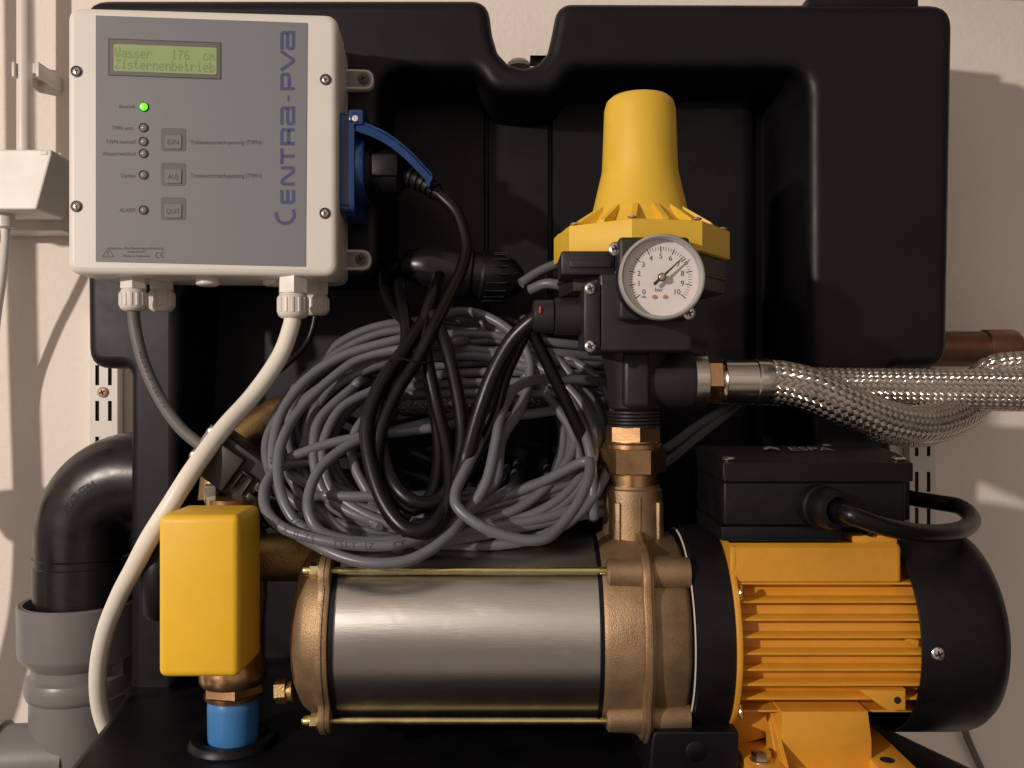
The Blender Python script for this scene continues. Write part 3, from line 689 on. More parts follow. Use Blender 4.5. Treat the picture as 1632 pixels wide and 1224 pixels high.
# fan cover
mb = MB(); mb.lathe([(.2600,.0616), (.2320,.0616), (.2318,.0630), (.2326,.0634), (.270,.0634), (.2755,.0630), (.2800,.0616), (.2845,.0583), (.2878,.0530), (.2897,.0450), (.2905,.030), (.2908,0)], ctr(0), AX, 96, caps=False)
fc = mb.build('fan_cover', M['blackm'], pump)
th = math.asin(max(-1, min(1, 0.0))); p = P(1495,1042,-.0632); dz = p.z-ZP; yy = -math.sqrt(.0634**2-dz*dz)
screw(fc, (P(1495,1042,yy).x, yy, ZP+dz), (0, yy, dz), .0040)
# terminal box
yt = -.050; kt = kk(yt)
tx0, tx1 = P(1153,0,yt).x, P(1452,0,yt).x
zt0, zt1, zl0, zl1 = P(0,862,yt).z, P(0,768,yt).z, P(0,767,yt).z, P(0,738,yt).z
mb = MB(); mb.bb((tx0, yt, zt0+.0085), (tx1-.003, .046, zt1), .0018, 3); mb.bb((tx0-.0015, yt-.0012, zt0), (tx1-.04, .048, zt0+.0085), .0012)
mb.bb((tx0+.085, yt+.002, zt0+.002), (tx0+.088, yt+.01, zt0+.012), .0005)
tb = mb.build('terminal_box', M['blackm'], pump)
mb = MB(); mb.bb((tx1-.004, yt+.012, zt0+.010), (tx1+.0052, .03, zt1-.0005), .0014); mb.build('side_cover', M['blackm'], tb)
mb = MB(); n = 16; pr = []
for i in range(n+1):
    t = i/n; y_ = yt-.0012+t*(.0472-yt+.0012); pr.append((y_, zl1+.0062*math.sin(math.pi*min(1, t*1.0))**.8 if 0 < i < n else zl1))
pr = [(yt-.0012, zl0)]+pr+[(.0472, zl0)]
mb.prism(pr, lambda a, b, d: Vector((d, a, b)), tx0-.0008, tx1+.0010, .0012, 2, True); ld = mb.build('terminal_lid', M['blackm'], tb, 50)
for x_ in (tx0+.0042, tx1-.0048): screw(ld, (x_, yt+.0055, zl1+.0018), (0,-.1,1), .0040)
screw(ld, (P(1316,0,.04).x, .040, zl1+.0035), (0,0,1), .0040)
mb = MB(); p = Vector((P(1288,0,-.018).x, -.022, zl1+.0063)); mb.text('ESPA', p, (1,0,0), (0,.985,.17), .0085, .026)
mb.strokes([[(-.9,-.5),(0,.5),(.9,-.5)], [(-.9,0),(0,1),(.9,0)]], .35, p+Vector((-.024,0,0)), (1,0,0), (0,.985,.17), .005); mb.build('lid_print', M['pvc'], ld)
gp_ = P(1304,806,yt)
mb = MB(); gd = Vector((.30,-1,-.02)).normalized()
mb.lathe([(-.004,.0125), (.003,.0125), (.004,.0112), (.006,.0112), (.007,.0118), (.013,.0118), (.0165,.0105), (.0175,.0075), (.014,.0060)], gp_, gd, 32); mb.build('cable_gland', M['blackm'], tb)
mb = MB(); mb.tube(smooth([gp_+gd*.012, gp_+gd*.022, P(1362,823,-.080), P(1420,842,-.078), P(1480,850,-.066), P(1530,845,-.046), P(1549,828,-.020), P(1530,808,.006), P(1490,800,.022), P(1440,790,.045), P(1380,760,.07)], 10), .0052, 18); mb.build('motor_cable', M['rubber'], tb)

sb = thing('support_block', 'dark rubber block under the pump casting, left of the yellow motor foot', 'block', (.12, 0, -.23))
mb = MB(); a = P(1040,1166,-.055); b = P(1177,1166,-.055)
mb.prism(round_poly([(P(1022,0,-.055).x, zb-.03), (P(1177,0,-.055).x, zb-.03), (b.x, b.z+.0005, .002), (a.x, b.z+.0005, .004)], 0), YAX, -.056, .05, .0015, 2); mb.build('block', M['tank'], sb)
mb = MB(); mb.lathe([(0,.006), (.0003,.0055), (.0003,0)], P(1110,1198,-.0561), (0,-1,0), 20); mb.build('dimple', M['tank'], sb)

# ================================================================== brass union
un = thing('pipe_union', 'brass union with two hexagon nuts between pump outlet and black controller', 'pipe union', (.0768, 0, -.066))
def zc_(v): return -(v-612)*.0004
mb = MB(); mb.cyl(px+Vector((0,0,-.0655)), (0,0,1), .0158, .012, 40, .0004); mb.build('neck', M['brass'], un)
mb = MB(); hexnut(mb, px+Vector((0,0,zc_(756)+.001)), (0,0,1), .0212, .0165, .42, .08); mb.build('union_nut', M['brass'], un)
mb = MB(); mb.lathe([(-.0415,.0170), (-.0405,.0190), (-.0380,.0190), (-.0368,.0172), (-.0360,.0172)], px, (0,0,1), 40); mb.build('shoulder', M['brass'], un)
mb = MB(); hexnut(mb, px+Vector((0,0,-.0366)), (0,0,1), .0178, .0100, .12, .06); mb.build('top_nut', M['brass'], un)

# ================================================================== pressure controller
pcx = .0815; pctl = thing('pressure_controller', 'pressure controller with yellow bottle shaped cap on a black body', 'controller', (pcx, 0, -.027))
ax0 = Vector((pcx, 0, 0))
mb = MB(); mb.lathe([(.094,.0400), (.1035,.0330), (.1065,.0308), (.1330,.0246), (.1365,.0240), (.1740,.0226), (.1790,.0212), (.1815,.0185), (.1825,.0120), (.1828,0)], ax0, (0,0,1), 72)
cap = mb.build('cap', M['yelc'], pctl)
octv = [(-13+45*k) for k in range(8)]
def octo(r): return [(r*math.sin(R(a)), -r*math.cos(R(a))) for a in octv]
ZX = lambda a, b, d: Vector((pcx+a, b, d))
mb = MB(); mb.prism(octo(.0556), ZX, .0955, .0775, .0010, 2, True); mb.build('cap_flange', M['yelc'], cap)
for k in range(16):
    q = R(-13+22.5*k); d = Vector((math.sin(q), -math.cos(q), 0)); sd = Vector((math.cos(q), math.sin(q), 0))
    pf = [ax0+d*.028+Vector((0,0,.094)), ax0+d*(.052 if k % 2 == 0 else .049)+Vector((0,0,.0955)), ax0+d*.0485+Vector((0,0,.0975)), ax0+d*.030+Vector((0,0,.1095))]
    mb = MB(); vs_ = [p+sd*.0016 for p in pf]+[p-sd*.0016 for p in pf]
    mb.add(vs_, [(0,1,2,3), (7,6,5,4), (0,4,5,1), (1,5,6,2), (2,6,7,3), (3,7,4,0)]); mb.build('rib', M['yelc'], cap, flat=True)
for a in octv:
    d = Vector((math.sin(R(a)), -math.cos(R(a)), 0)); screw(cap, ax0+d*.0510+Vector((0,0,.0965)), (0,0,1), .0032)
mb = MB(); mb.prism(octo(.0525), ZX, .0774, .0560, .0010, 2, True); mb.prism(octo(.0535), ZX, .0665, .0640, .0005, 1, True)
ub = mb.build('upper_body', M['ctl'], pctl)
mb = MB(); a, b = P(893,402,-.040), P(978,440,-.040); mb.bb((a.x, -.046, b.z), (b.x, -.01, a.z), .0015); mb.bb((a.x+.005, -.0475, b.z+.004), (b.x-.002, -.04, b.z+.0085), .0008); mb.build('body_rib', M['ctl'], ub)
mb = MB(); yb = -.050; a, b = P(955,446,yb), P(1103,560,yb); mb.bb((a.x, yb, b.z), (b.x, .03, a.z+.004), .002, 3); mb.build('middle_body', M['ctl'], pctl)
yg = -.060; a, b = P(986,377,yg), P(1100,510,yg); mb = MB(); mb.bb((a.x, yg, b.z), (b.x, -.03, a.z), .0025, 3); gh = mb.build('gauge_housing', M['ctl'], pctl)
screw(pctl, P(981,397,-.0505), (0,-1,.1), .0042); screw(gh, P(1098,499,-.0605), (0,-1,0), .0038)
a, b = P(929,452,-.046), P(956,556,-.046); mb = MB(); mb.bb((a.x, -.0515, b.z), (b.x, -.008, a.z), .0016); sc_ = mb.build('side_cover', M['ctl'], pctl)
for v in (460, 552): screw(sc_, P(941, v, -.052), (0,-1,0), .0034)
mb = MB(); c = P(934,504,-.028)
mb.lathe([(-.0325,.0065), (-.0315,.0095), (-.0290,.0100), (-.0200,.0100), (-.0195,.0088), (-.0185,.0112), (-.002,.0115), (.002,.0115)], c, (1,0,0), 28); mb.build('cable_gland', M['ctl'], pctl)
mb = MB(); mb.box(P(861,494,-.039), (.0012,.0012,.0042), .0004); mb.build('red_mark', M['red'], pctl)
mb = MB(); mb.lathe([(-.0165,.0150), (-.015,.0165), (.006,.0185), (.022,.0225)], ax0+Vector((-.003,0,0)), (0,0,1), 40)
mb.box(ax0+Vector((-.0050,-.0165,.003)), (.0165,.012,.035), .003, 3); mb.build('lower_body', M['ctl'], pctl)
mb = MB()
for i in range(5): mb.lathe([(-.0170-i*.0022,.0160), (-.0175-i*.0022,.0164), (-.0184-i*.0022,.0164), (-.0192-i*.0022,.0150)], px+Vector((.0008,0,0)), (0,0,1), 36)
mb.build('threaded_neck', M['ctl'], pctl)
mb = MB(); zh = P(0,606,0).z; mb.lathe([(.083,.0170), (.100,.0185), (.1125,.0190), (.1145,.0182)], (0,0,zh), (1,0,0), 40); mb.build('outlet', M['ctl'], pctl)

# black cable of the controller
bc_ = thing('black_cable', 'thick black cable curving from the pressure controller down into a hanging loop', 'cable', P(690,850,-.04))
s1 = smooth([c+Vector((-.026,0,0)), P(848,512,-.024), P(815,545,-.020), P(785,600,-.020), P(762,665,-.022), P(742,735,-.028), P(718,795,-.038), P(688,838,-.050), P(650,845,-.052), P(612,800,-.044), P(589,730,-.032), P(586,670,-.022), P(606,615,-.012), P(640,565,.0), P(664,530,.012), P(690,490,.03), P(700,460,.07)], 12)
mb = MB(); mb.tube(s1, [.0053 if i < 60 else .0047 for i in range(len(s1))], 16); mb.build('sheath', M['rubber'], bc_)
mb = MB(); mb.tube(smooth([P(690,500,.02), P(712,555,.004), P(729,625,-.008), P(737,690,-.018), P(728,750,-.028), P(700,796,-.038), P(660,800,-.042), P(628,770,-.036), P(610,715,-.018), P(606,660,-.004), P(625,600,.012), P(655,560,.04), P(690,540,.10)], 10), .0044, 14); mb.build('loop', M['rubber'], bc_)
mb = MB(); mb.tube(smooth([P(846,524,-.018), P(868,570,-.012), P(900,636,-.006), P(932,705,.004), P(960,770,.02), P(975,800,.04)], 10), .0040, 14); mb.build('branch', M['rubber'], bc_)
mb = MB(); mb.tube(smooth([P(838,530,-.012), P(806,600,-.010), P(790,660,-.012), P(765,715,-.018), P(735,770,-.03), P(705,815,-.042)], 10), .0036, 12); mb.build('branch', M['rubber'], bc_)
tie = P(655,575,-.008); mb = MB(); tp_ = []
for i in range(25): q = 2*math.pi*i/24; tp_.append(tie+Vector((.0125*math.cos(q), .010*math.sin(q), .0015*math.sin(q*2))))
mb.tube(tp_, .0007, 6); mb.build('cable_tie', M['black'], bc_)

# ================================================================== grey cable coil
coil = thing('cable_coil', 'grey cable coiled in many loose loops behind the black cable', 'cable coil', P(690,890,-.03))
def cy(v): return .045-.098*(v-500)/400
RG = .0033
def strand(pts, off=0, r=RG, name='loop', n=8, tuck=True):
    w = [P(u, v, cy(v)+o_) for u, v, o_ in [(p[0], p[1], (p[2] if len(p) > 2 else 0)+off) for p in pts]]
    if tuck:
        w = [w[0]+(w[0]-w[1])*.6+Vector((0,.14,0)), w[0]+(w[0]-w[1])*.35+Vector((0,.012,0))]+w+[w[-1]+(w[-1]-w[-2])*.35+Vector((0,.012,0)), w[-1]+(w[-1]-w[-2])*.6+Vector((0,.14,0))]
    sp = smooth(w, n)
    mb = MB(); mb.tube(sp, r, 12); o = mb.build(name, M['grey'], coil); return o, sp
rnd = random.Random(11)
for i in range(21):
    a_, b_ = rnd.uniform(190, 264), rnd.uniform(112, 178); cx_, cy_ = rnd.uniform(688, 722), rnd.uniform(684, 722)
    ph = rnd.uniform(0, 6.28); tl = rnd.uniform(-.16, .10); pts = []; w1 = rnd.uniform(-.05, .05); w2 = rnd.uniform(-.05, .05); p1 = rnd.uniform(0, 6)
    for j in range(15):
        q = ph+2*math.pi*j/13.4; rr = 1+w1*math.sin(2*q+p1)+w2*math.sin(3*q)
        # flattened loop: fuller bottom
        x_ = a_*rr*math.copysign(abs(math.cos(q))**.85, math.cos(q)); z_v = b_*rr*math.sin(q)
        pts.append((cx_+x_*math.cos(tl)-z_v*math.sin(tl), min(cy_+x_*math.sin(tl)*.6+z_v*math.cos(tl), 866), .010+.038*(i/20)+.004*math.sin(q*2+i)))
    strand(pts)
hand = [
 [(690,530,.01), (640,540), (560,562), (500,595), (456,645), (438,695), (436,745), (452,800,.006), (480,838,.008)],
 [(700,548), (590,566,.004), (540,594,.003), (482,648), (449,705,-.004), (444,765,-.006), (458,812,-.004), (486,842,-.001), (540,858,.004)],
 [(500,735,.015), (452,742,.004), (424,772,-.004), (424,812,-.006), (452,842,-.008), (500,858,-.009), (560,868,-.009), (630,868,-.008), (690,850,.0), (740,820,.01)],
 [(690,672,.01), (625,688,.002), (560,708,-.006), (512,745,-.010), (492,790,-.010), (496,828,-.008), (520,852,-.004), (580,864,0), (660,858,.004)],
 [(440,742,.012), (466,728,.004), (530,706,.002), (600,693,.002), (690,682,.006), (780,668,.012), (880,655,.02), (960,640,.03)],
 [(470,850,.008), (510,872,-.003), (560,892,-.006), (612,898,-.007), (664,888,-.006), (718,852,-.004), (752,812,.004), (800,786,.012)],
 [(960,608,.02), (900,604,.004), (850,606,-.006), (815,625,-.012), (797,665,-.014), (790,705,-.014), (776,765,-.010), (752,806,-.004), (715,836,.004)],
 [(800,640,.01), (772,690,-.006), (744,745,-.014), (726,785,-.016), (732,812,-.016), (770,840,-.014), (820,858,-.010), (862,860,-.008), (890,842,-.006), (925,795,-.004), (940,750,.0), (930,736,.006), (860,770,.012), (780,800,.016)],
 [(690,508,.012), (725,497,.010), (762,500,.008), (800,518,.006), (832,548,.004), (845,590,.006), (830,650,.008), (800,700,.008), (792,760,.006), (770,790,.01)],
 [(700,505,.02), (760,512,.02), (810,540,.018), (838,580,.016), (842,620,.016), (815,670,.014), (790,700,.012)],
 [(848,528,.012), (880,590,.012), (915,650,.010), (940,720,.008), (945,800,.02)],
 [(560,620,.012), (512,665,.006), (500,710,.004), (506,760,.006), (530,800,.01), (590,830,.012)],
 [(600,620,.014), (545,650,.008), (517,700,.005), (515,740,.006), (535,790,.01), (600,815,.014)],
 [(625,640,.012), (580,670,.006), (562,705,.004), (566,745,.006), (590,790,.01)],
 [(520,790,.008), (600,792,.006), (680,790,.01), (760,784,.014)],
]
sps = []
for h_ in hand: sps.append(strand(h_, -.004)[1])
for i in range(6):      # bundle leaving to the right, below
    d = i*14; z_ = .003*((i*5) % 4); strand([(690,828+i*7,.004+z_), (780,798+d*.75,.006+z_), (870,766+d*1.0+4*math.sin(i*2.1),.008+z_), (935,746+d*1.05,.014+z_), (990,742+d*1.0,.04)], .004)
for i in range(6):      # bundle running to the right, above
    d = i*16; strand([(640,566+d*.8,.02), (720,548+d,.018), (810,542+d*1.05,.016), (900,548+d,.018), (990,560+d*.8,.04)], .0)
for d in (0, 22): strand([(1010,735+d,.05), (1060,715+d,.05), (1110,680+d*.8,.06), (1170,640+d*.5,.075)], .01)
strand([(830,452,-.05), (862,432,-.05), (905,414,-.05)], .05, .0036, tuck=False)
strand([(845,462,-.02), (872,452,-.03), (905,458,-.03), (940,470,-.02)], .02, .0036, tuck=False)
mb = MB(); mb.text_along(sps[2], '3 X 0.75   YSLY-JZ   CE', .225, .0040, RG, .0034)
mb.text_along(sps[1][::-1], 'YSLY-JZ  3X0.75', .135, .0034, RG, .003)
mb.text_along(sps[0][::-1], 'KABEL 3X0.75', .16, .0034, RG, .003); mb.build('cable_print', M['ink'], coil)

# ================================================================== pressure gauge
YG = -.0850; gc = P(1056, 441, YG); GR = .0234; kg = kk(YG)
ga = thing('pressure_gauge', 'round white dial pressure gauge marked in bar, needle near seven', 'gauge', gc)
mb = MB(); mb.lathe([(0,.0222), (.016,.0226), (.028,.020)], gc+Vector((0,.0076,0)), (0,1,0), 64); mb.build('case', M['black'], ga)
mb = MB(); mb.lathe([(.0065,.0218), (.0062,.0232), (.0035,.0236), (.0010,.0234), (0,.0228), (-.0003,.0220), (.0004,.0212), (.0022,.0209), (.0065,.0209)], gc, (0,1,0), 80, caps=False); mb.build('bezel', M['rim'], ga)
mb = MB(); mb.lathe([(0,.0212), (.0012,.0212)], gc+Vector((0,.0062,0)), (0,1,0), 64); dl = mb.build('dial', M['dial'], ga)
mb = MB(); fy = Vector((0,.0060,0))
def gdir(val): q = R(219-val*25.8); return Vector((math.cos(q), 0, math.sin(q)))
for i in range(51):
    val = i/5; d = gdir(val); s_ = Vector((-d.z, 0, d.x)); major = i % 5 == 0
    r0, r1, hw = (.0142, .0176, .00026) if major else (.0152, .0171, .00012)
    mb.add([gc+fy+d*r0+s_*hw, gc+fy+d*r1+s_*hw, gc+fy+d*r1-s_*hw, gc+fy+d*r0-s_*hw], [(0,1,2,3)])
for i in range(11):
    d = gdir(i); off = .0122 if i not in (0, 10) else .0118
    mb.text(str(i), gc+fy+d*off, (1,0,0), (0,0,1), .0030)
mb.text('bar', gc+fy+Vector((-.0008,0,-.0062)), (1,0,0), (0,0,1), .0023, .0044); mb.build('dial_print', M['ink'], dl)
mb = MB(); nd = gdir(6.82); ns = Vector((-nd.z, 0, nd.x)); fy2 = Vector((0,.0022,0))
out = [(-.0058,.0007), (-.0050,.0009), (0,.0007), (.0165,.00020), (.0165,-.00020), (0,-.0007), (-.0050,-.0009), (-.0058,-.0007)]
mb.prism(out, lambda a, b, d: gc+nd*a+ns*b+Vector((0,d,0)), .0020, .0026); mb.build('needle', M['needle'], ga)
mb = MB(); mb.lathe([(.0062,.0010), (.0028,.0010), (.0026,.0023), (.0016,.0023), (.0013,.0020)], gc, (0,1,0), 24); hb_ = mb.build('hub', M['needle'], ga)
mb = MB(); mb.lathe([(.0014,.0017), (.0008,.0017), (.0006,.0014), (.0006,0)], gc, (0,1,0), 24); mb.build('hub_cap', M['hub'], hb_)
for dx in (-.0036, .0022): mb = MB(); mb.lathe([(.0062,.0012), (.0052,.0011), (.0046,.0006), (.0045,0)], gc+Vector((dx,0,-.0102)), (0,1,0), 16); mb.build('rivet', M['hub'], dl)
mb = MB(); mb.lathe([(.0062,.0007), (.0040,.0006), (.0038,0)], gc+Vector((-.0106,0,-.0098)), (0,1,0), 12); mb.build('stop_pin', M['dial'], dl)
mb = MB(); mb.lathe([(.0008,0), (.0008,.0210), (.0014,.0210), (.0014,0)], gc, (0,1,0), 48); mb.build('glass', M['glass'], ga)

# ================================================================== braided hoses
WIRE = []
for w_ in range(4):
    for q_ in (-80, -40, 0, 40): WIRE.append((-1+(w_+.5+.5*math.sin(R(q_))/.985)/2, (math.cos(R(q_))-1)*.00026))
WIRE.append((1, -.00026*.826)); NW = len(WIRE)
def braid(name, pts, r, parent, n=16):
    pp, L = resample(smooth(pts, 16), .0013)
    mb = MB(); mb.tube(pp, r*.93, 20); mb.build('hose_core', M['core'], parent)
    T_, N_, B_ = frames(pp); m = len(pp); step = L/(m-1); mb = MB(); q = 1.0/(r*1.02); wid = 2*math.pi*r/n*.5*.95; amp = r*.030
    for sg in (1, -1):
        for i in range(n):
            vs_ = []; fs_ = []
            for j in range(m):
                s_ = j*step; th = 2*math.pi*i/n+sg*q*s_; cw = math.cos(n*q*s_); off = sg*amp*math.copysign(abs(cw)**.5, cw)
                for e, lift in WIRE:
                    # across the ribbon: move half along theta, half along axis
                    dth = e*wid*.5/r*1.0; ds = -sg*e*wid*.5
                    a_ = th+dth; rad = r+off+lift; p = pp[j]+T_[j]*ds
                    vs_.append(p+(N_[j]*math.cos(a_)+B_[j]*math.sin(a_))*rad)
            for j in range(m-1):
                for e in range(NW-1): b0 = j*NW+e; fs_.append((b0, b0+1, b0+NW+1, b0+NW))
            mb.add(vs_, fs_)
    o = mb.build('wire_braid', M['braid'], parent, 75); o['kind'] = 'stuff'
h1 = thing('braided_hose', 'steel braided hose on the controller outlet, sagging in a curve to the right', 'hose', P(1228,608,0))
zh = P(0,606,0).z
mb = MB(); mb.lathe([(.1135,.0172), (.1140,.0180), (.1225,.0178), (.1235,.0160)], (0,0,zh), AX, 48); mb.build('collar_ring', M['ferr'], h1)
mb = MB(); hexnut(mb, Vector((.1232,0,zh)), AX, .0148, .0090, .25, .05); mb.build('hex_nut', M['brass'], h1)
mb = MB(); mb.lathe([(.1320,.0120), (.1328,.0133), (.1345,.0142), (.1352,.0136), (.1545,.0138), (.1552,.0145), (.1630,.0146), (.1650,.0138)], (0,0,zh-.0006), AX, 48); mb.build('ferrule', M['ferr'], h1)
braid('a', [Vector((.160,0,zh-.0008)), P(1250,611,0), P(1295,623,0), P(1350,648,.003), P(1408,671,.012), P(1465,679,.03), P(1517,664,.055), P(1550,640,.08), P(1566,610,.098), P(1590,594,.10), P(1640,590,.095), P(1720,592,.085)], .0139, h1, 18)
h2 = thing('braided_hose', 'straight steel braided hose running level behind the sagging one', 'hose', P(1300,618,.06))
braid('b', [P(640,634,.118), P(800,627,.112), P(960,620,.10), P(1130,613,.084), P(1300,617,.066), P(1460,620,.058), P(1640,623,.052), P(1740,625,.048)], .0142, h2, 20)

# ================================================================== copper pipe on the right
cp = thing('copper_pipe', 'tarnished copper pipe with a soldered socket coming out behind the tank', 'pipe', P(1560,555,.19))
p0 = P(1440,556,.185); kc = kk(.185)
mb = MB(); mb.cyl(p0, AX, .0150, 138*kc, 36, .0005); mb.build('pipe', M['copper'], cp)
mb = MB(); mb.lathe([(0,.0156), (.0006,.0164), (46*kc,.0164), (50*kc,.0158), (62*kc,.0095), (70*kc,.0088), (140*kc,.0088)], P(1566,556,.185), AX, 36); mb.build('reducer', M['copper'], cp)

# ================================================================== drain pipes on the left
el = thing('drain_elbow', 'black plastic drain elbow bending from the tank down into the grey pipe', 'pipe', P(132,960,.15))
ye = .15; ke = kk(ye); RE = .0365; xe = P(134,0,ye).x; za = P(0,850,ye).z; rb = .046
pts = [Vector((xe, ye, P(0,985,ye).z)), Vector((xe, ye, P(0,900,ye).z)), Vector((xe, ye, za))]
pts += [Vector((xe+rb-rb*math.cos(R(a)), ye, za+rb*math.sin(R(a)))) for a in range(6, 91, 6)] + [Vector((xe+rb+.03, ye, za+rb))]
mb = MB(); mb.tube(pts, RE, 56); elb = mb.build('elbow', M['blackg'], el)
mb = MB(); mb.lathe([(-.0012,RE-.001), (0,RE+.0012), (.0012,RE-.001)], (xe, ye, P(0,884,ye).z), (0,0,1), 56, caps=False)
mb.lathe([(0,RE-.002), (.001,RE+.0008), (.028,RE+.0010), (.0295,RE-.001)], (xe, ye, P(0,952,ye).z), (0,0,1), 56, caps=False); mb.build('weld_bead', M['blackg'], elb)
mb = MB(); zz = 'AKATHERM'; cen = Vector((xe+rb, ye, za))
for i, ch in enumerate(zz):
    q = R(30+i*4.6); psi = R(38)        # psi: how far round towards the viewer
    rad = Vector((-math.cos(q), 0, math.sin(q))); tg = Vector((math.sin(q), 0, math.cos(q)))
    nrm = rad*math.sin(R(4))+Vector((0,-1,0))*math.cos(R(4)); p = cen+rad*rb+nrm*(RE+.0003)
    mb.text(ch, p, tg, nrm.cross(tg), .0066, .0052)
mb.build('moulded_name', M['black'], elb)
dr = thing('drain_pipe', 'grey plastic drain pipe with wide cup and side branch below the black elbow', 'pipe', P(128,1200,.15))
xg = P(127,0,ye).x; zv = lambda v: P(0,v,ye).z
mb = MB(); mb.lathe([(zv(958),.0405), (zv(956),.0440), (zv(958),.0452), (zv(1030),.0448), (zv(1036),.0442), (zv(1052),.0362), (zv(1054),.0352), (zv(1085),.0352)], (xg,ye,0), (0,0,1), 64, caps=False)
mb.lathe([(zv(956),.0405),(zv(1030),.0405)], (xg,ye,0), (0,0,1), 64, caps=False); mb.build('reducer', M['pvc'], dr)
mb = MB(); mb.lathe([(zv(1068),.0352), (zv(1072),.0385), (zv(1078),.0398), (zv(1094),.0398), (zv(1101),.0385), (zv(1104),.0366), (zv(1300),.0366)], (xg,ye,0), (0,0,1), 64); mb.build('socket', M['pvc'], dr)
mb = MB(); mb.cyl(Vector((xg, ye-.012, zv(1196))), (-1,-.12,0), .0270, .12, 40); mb.lathe([(.052,.0275), (.052,.0300), (.075,.0300), (.075,.0275)], (xg, ye-.012, zv(1196)), (-1,-.12,0), 40); mb.build('branch', M['pvc'], dr)
mb = MB(); mb.lathe([(0,.028), (.004,.045), (.05,.046), (.055,.040)], Vector((P(128,0,.185).x, .183, P(0,1035,.185).z)), (1,0,0), 48); mb.build('tank_branch', M['pvc'], dr)

# ================================================================== wall rails
def wall_rail(label, uL, uR, v0, v1, yf, slots):
    o = thing('wall_rail', label, 'rail', P(uL, v1, YW), group='slotted wall rails')
    k = kk(yf); x0, x1 = P(uL,0,yf).x, P(uR,0,yf).x; z1, z0 = P(0,v0,yf).z, P(0,v1,yf).z; W_ = x1-x0; pit = .032; sl = .018
    xc = [x0, x0+W_*.20, x0+W_*.34, x0+W_*.66, x0+W_*.80, x1]; za_ = P(0,slots,yf).z; zs = []
    i = -30; mb = MB()
    cuts = [z0]
    while True:
        b0 = za_+i*pit; i += 1
        if b0+sl >= z1: break
        if b0 <= z0: continue
        cuts += [b0, b0+sl]
    cuts.append(z1)
    for a in range(5):
        for c_ in range(len(cuts)-1):
            if a in (1, 3) and c_ % 2 == 1: continue
            mb.add([(xc[a],yf,cuts[c_]), (xc[a+1],yf,cuts[c_]), (xc[a+1],yf,cuts[c_+1]), (xc[a],yf,cuts[c_+1])], [(0,1,2,3)])
    for x_ in (x0, x1): mb.add([(x_,yf,z0), (x_,YW-.0005,z0), (x_,YW-.0005,z1), (x_,yf,z1)], [(0,1,2,3)])
    mb.build('channel', M['rail'], o, flat=True)
    mb = MB(); mb.add([(x0+.001,yf+.006,z0), (x1-.001,yf+.006,z0), (x1-.001,yf+.006,z1), (x0+.001,yf+.006,z1)], [(0,1,2,3)]); mb.build('slot_shade', M['frame'], o)  # dark backing sheet, its colour gives the shade inside the slots
    return o
rl = wall_rail('white slotted wall rail with a rusty screw, left of the tank', 143, 187, 500, 860, .224, 614)
screw(rl, P(164,625,.2235), (0,-1,0), .0048, m=M['rust'])
wall_rail('white slotted wall rail showing under the braided hose at right', 1450, 1491, 560, 1000, .224, 784)

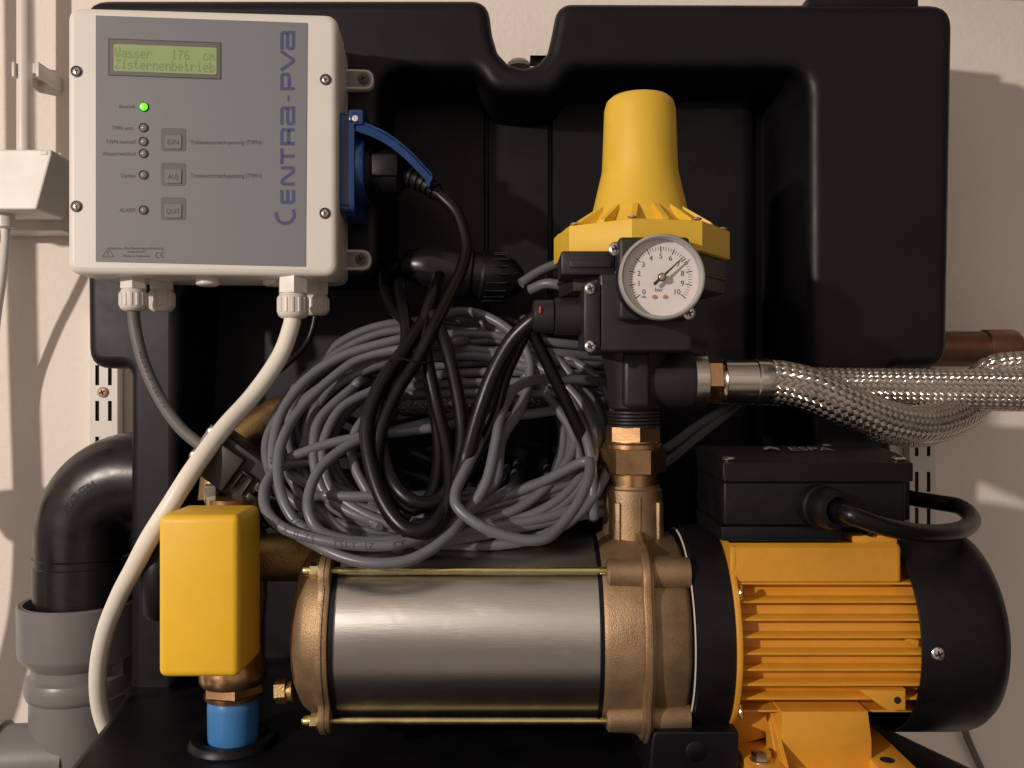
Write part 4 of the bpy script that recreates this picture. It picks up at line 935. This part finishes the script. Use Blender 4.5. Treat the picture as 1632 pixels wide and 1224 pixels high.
# ================================================================== conduit, junction box
cd = thing('conduit', 'white round conduit clipped to the wall above the junction box', 'conduit', P(39,236,.205))
mb = MB(); a = P(39,-80,.205); b = P(39,250,.205); mb.cyl(b, (0,0,1), .0062, a.z-b.z, 24); mb.build('pipe', M['gland'], cd)
mb = MB()
for u0, u1 in ((18,23), (57,62)): mb.bb(P(u0,98,.196), Vector((P(u1,0,.196).x, YW-.001, P(0,122,.196).z)), .0008)
mb.bb(P(18,100,.222), Vector((P(62,0,.222).x, YW-.001, P(0,122,.222).z)), .0008); mb.build('clip', M['gland'], cd)
jb = thing('junction_box', 'white junction box with slanted lid at the left edge', 'junction box', P(30,340,.19))
mb = MB(); a, b = P(-70,243,.205), P(98,368,.205); mb.bb((a.x,.205,b.z), (b.x,YW-.001,a.z), .002, 2); mb.build('back_box', M['gland'], jb)
mb = MB(); yj = .150; mb.prism(round_poly([(P(u,v,yj).x, P(u,v,yj).z) for u, v in ((-90,238), (82,238), (82,246), (58,334), (-90,334))], .003), YAX, yj, .192, .0015, 2); lidj = mb.build('lid', M['white'], jb)
mb = MB(); mb.bb(P(64,240,yj-.0006), P(81,249,yj+.004), .0006); mb.build('latch', M['white'], lidj)
mb = MB(); mb.lathe([(0,.0038), (.0005,.0036), (.0005,0)], P(83,300,.2045), (0,-1,0), 16); mb.build('knockout', M['darks'], jb)
mb = MB(); mb.lathe([(-.010,.0050), (-.009,.0075), (0,.0078), (.004,.007)], P(8,345,.17), (0,0,1), 20); mb.build('cable_gland', M['gland'], jb)
mb = MB(); mb.tube(smooth([P(8,350,.17), P(9,385,.172), P(4,440,.18), P(-6,510,.19), P(-14,600,.20), P(-20,700,.2)], 8), .0036, 12); mb.build('cable', M['gland'], jb)
# unseen pipe added left of the view to cast a shadow band on the wall
np_ = thing('shadow_pipe', 'unseen grey pipe added past the left edge to cast a shadow on the wall', 'pipe', (-.497, .137, -.30))
mb = MB(); mb.tube(smooth([Vector((-.503,.137,.5)), Vector((-.499,.137,.10)), Vector((-.494,.137,-.12)), Vector((-.508,.137,-.22)), Vector((-.54,.137,-.32))], 10), .0118, 20)
mb.build('pipe', M['pvc'], np_)
mb = MB(); mb.lathe([(-.02,.012), (-.018,.021), (.018,.021), (.02,.012)], (-.4955,.137,-.085), (1,0,.12), 24); mb.build('coupling', M['pvc'], np_)  # added sleeve, widens the cast shadow

# shelf board above on the right, and the cable down by the base
sh = thing('wall_shelf', 'white shelf board fixed above the tank at the top right corner', 'shelf', (.55, .12, .352))
mb = MB(); mb.bb((.385,-.02,.3535), (1.0,YW-.001,.372), .001); mb.build('board', M['rail'], sh)
one_cable('wall_cable', 'thin dark cable hanging on the wall below the black fan cover', [(1528,1120,.225), (1538,1165,.228), (1552,1200,.23), (1580,1260,.23)], .0030, M['greyl'])
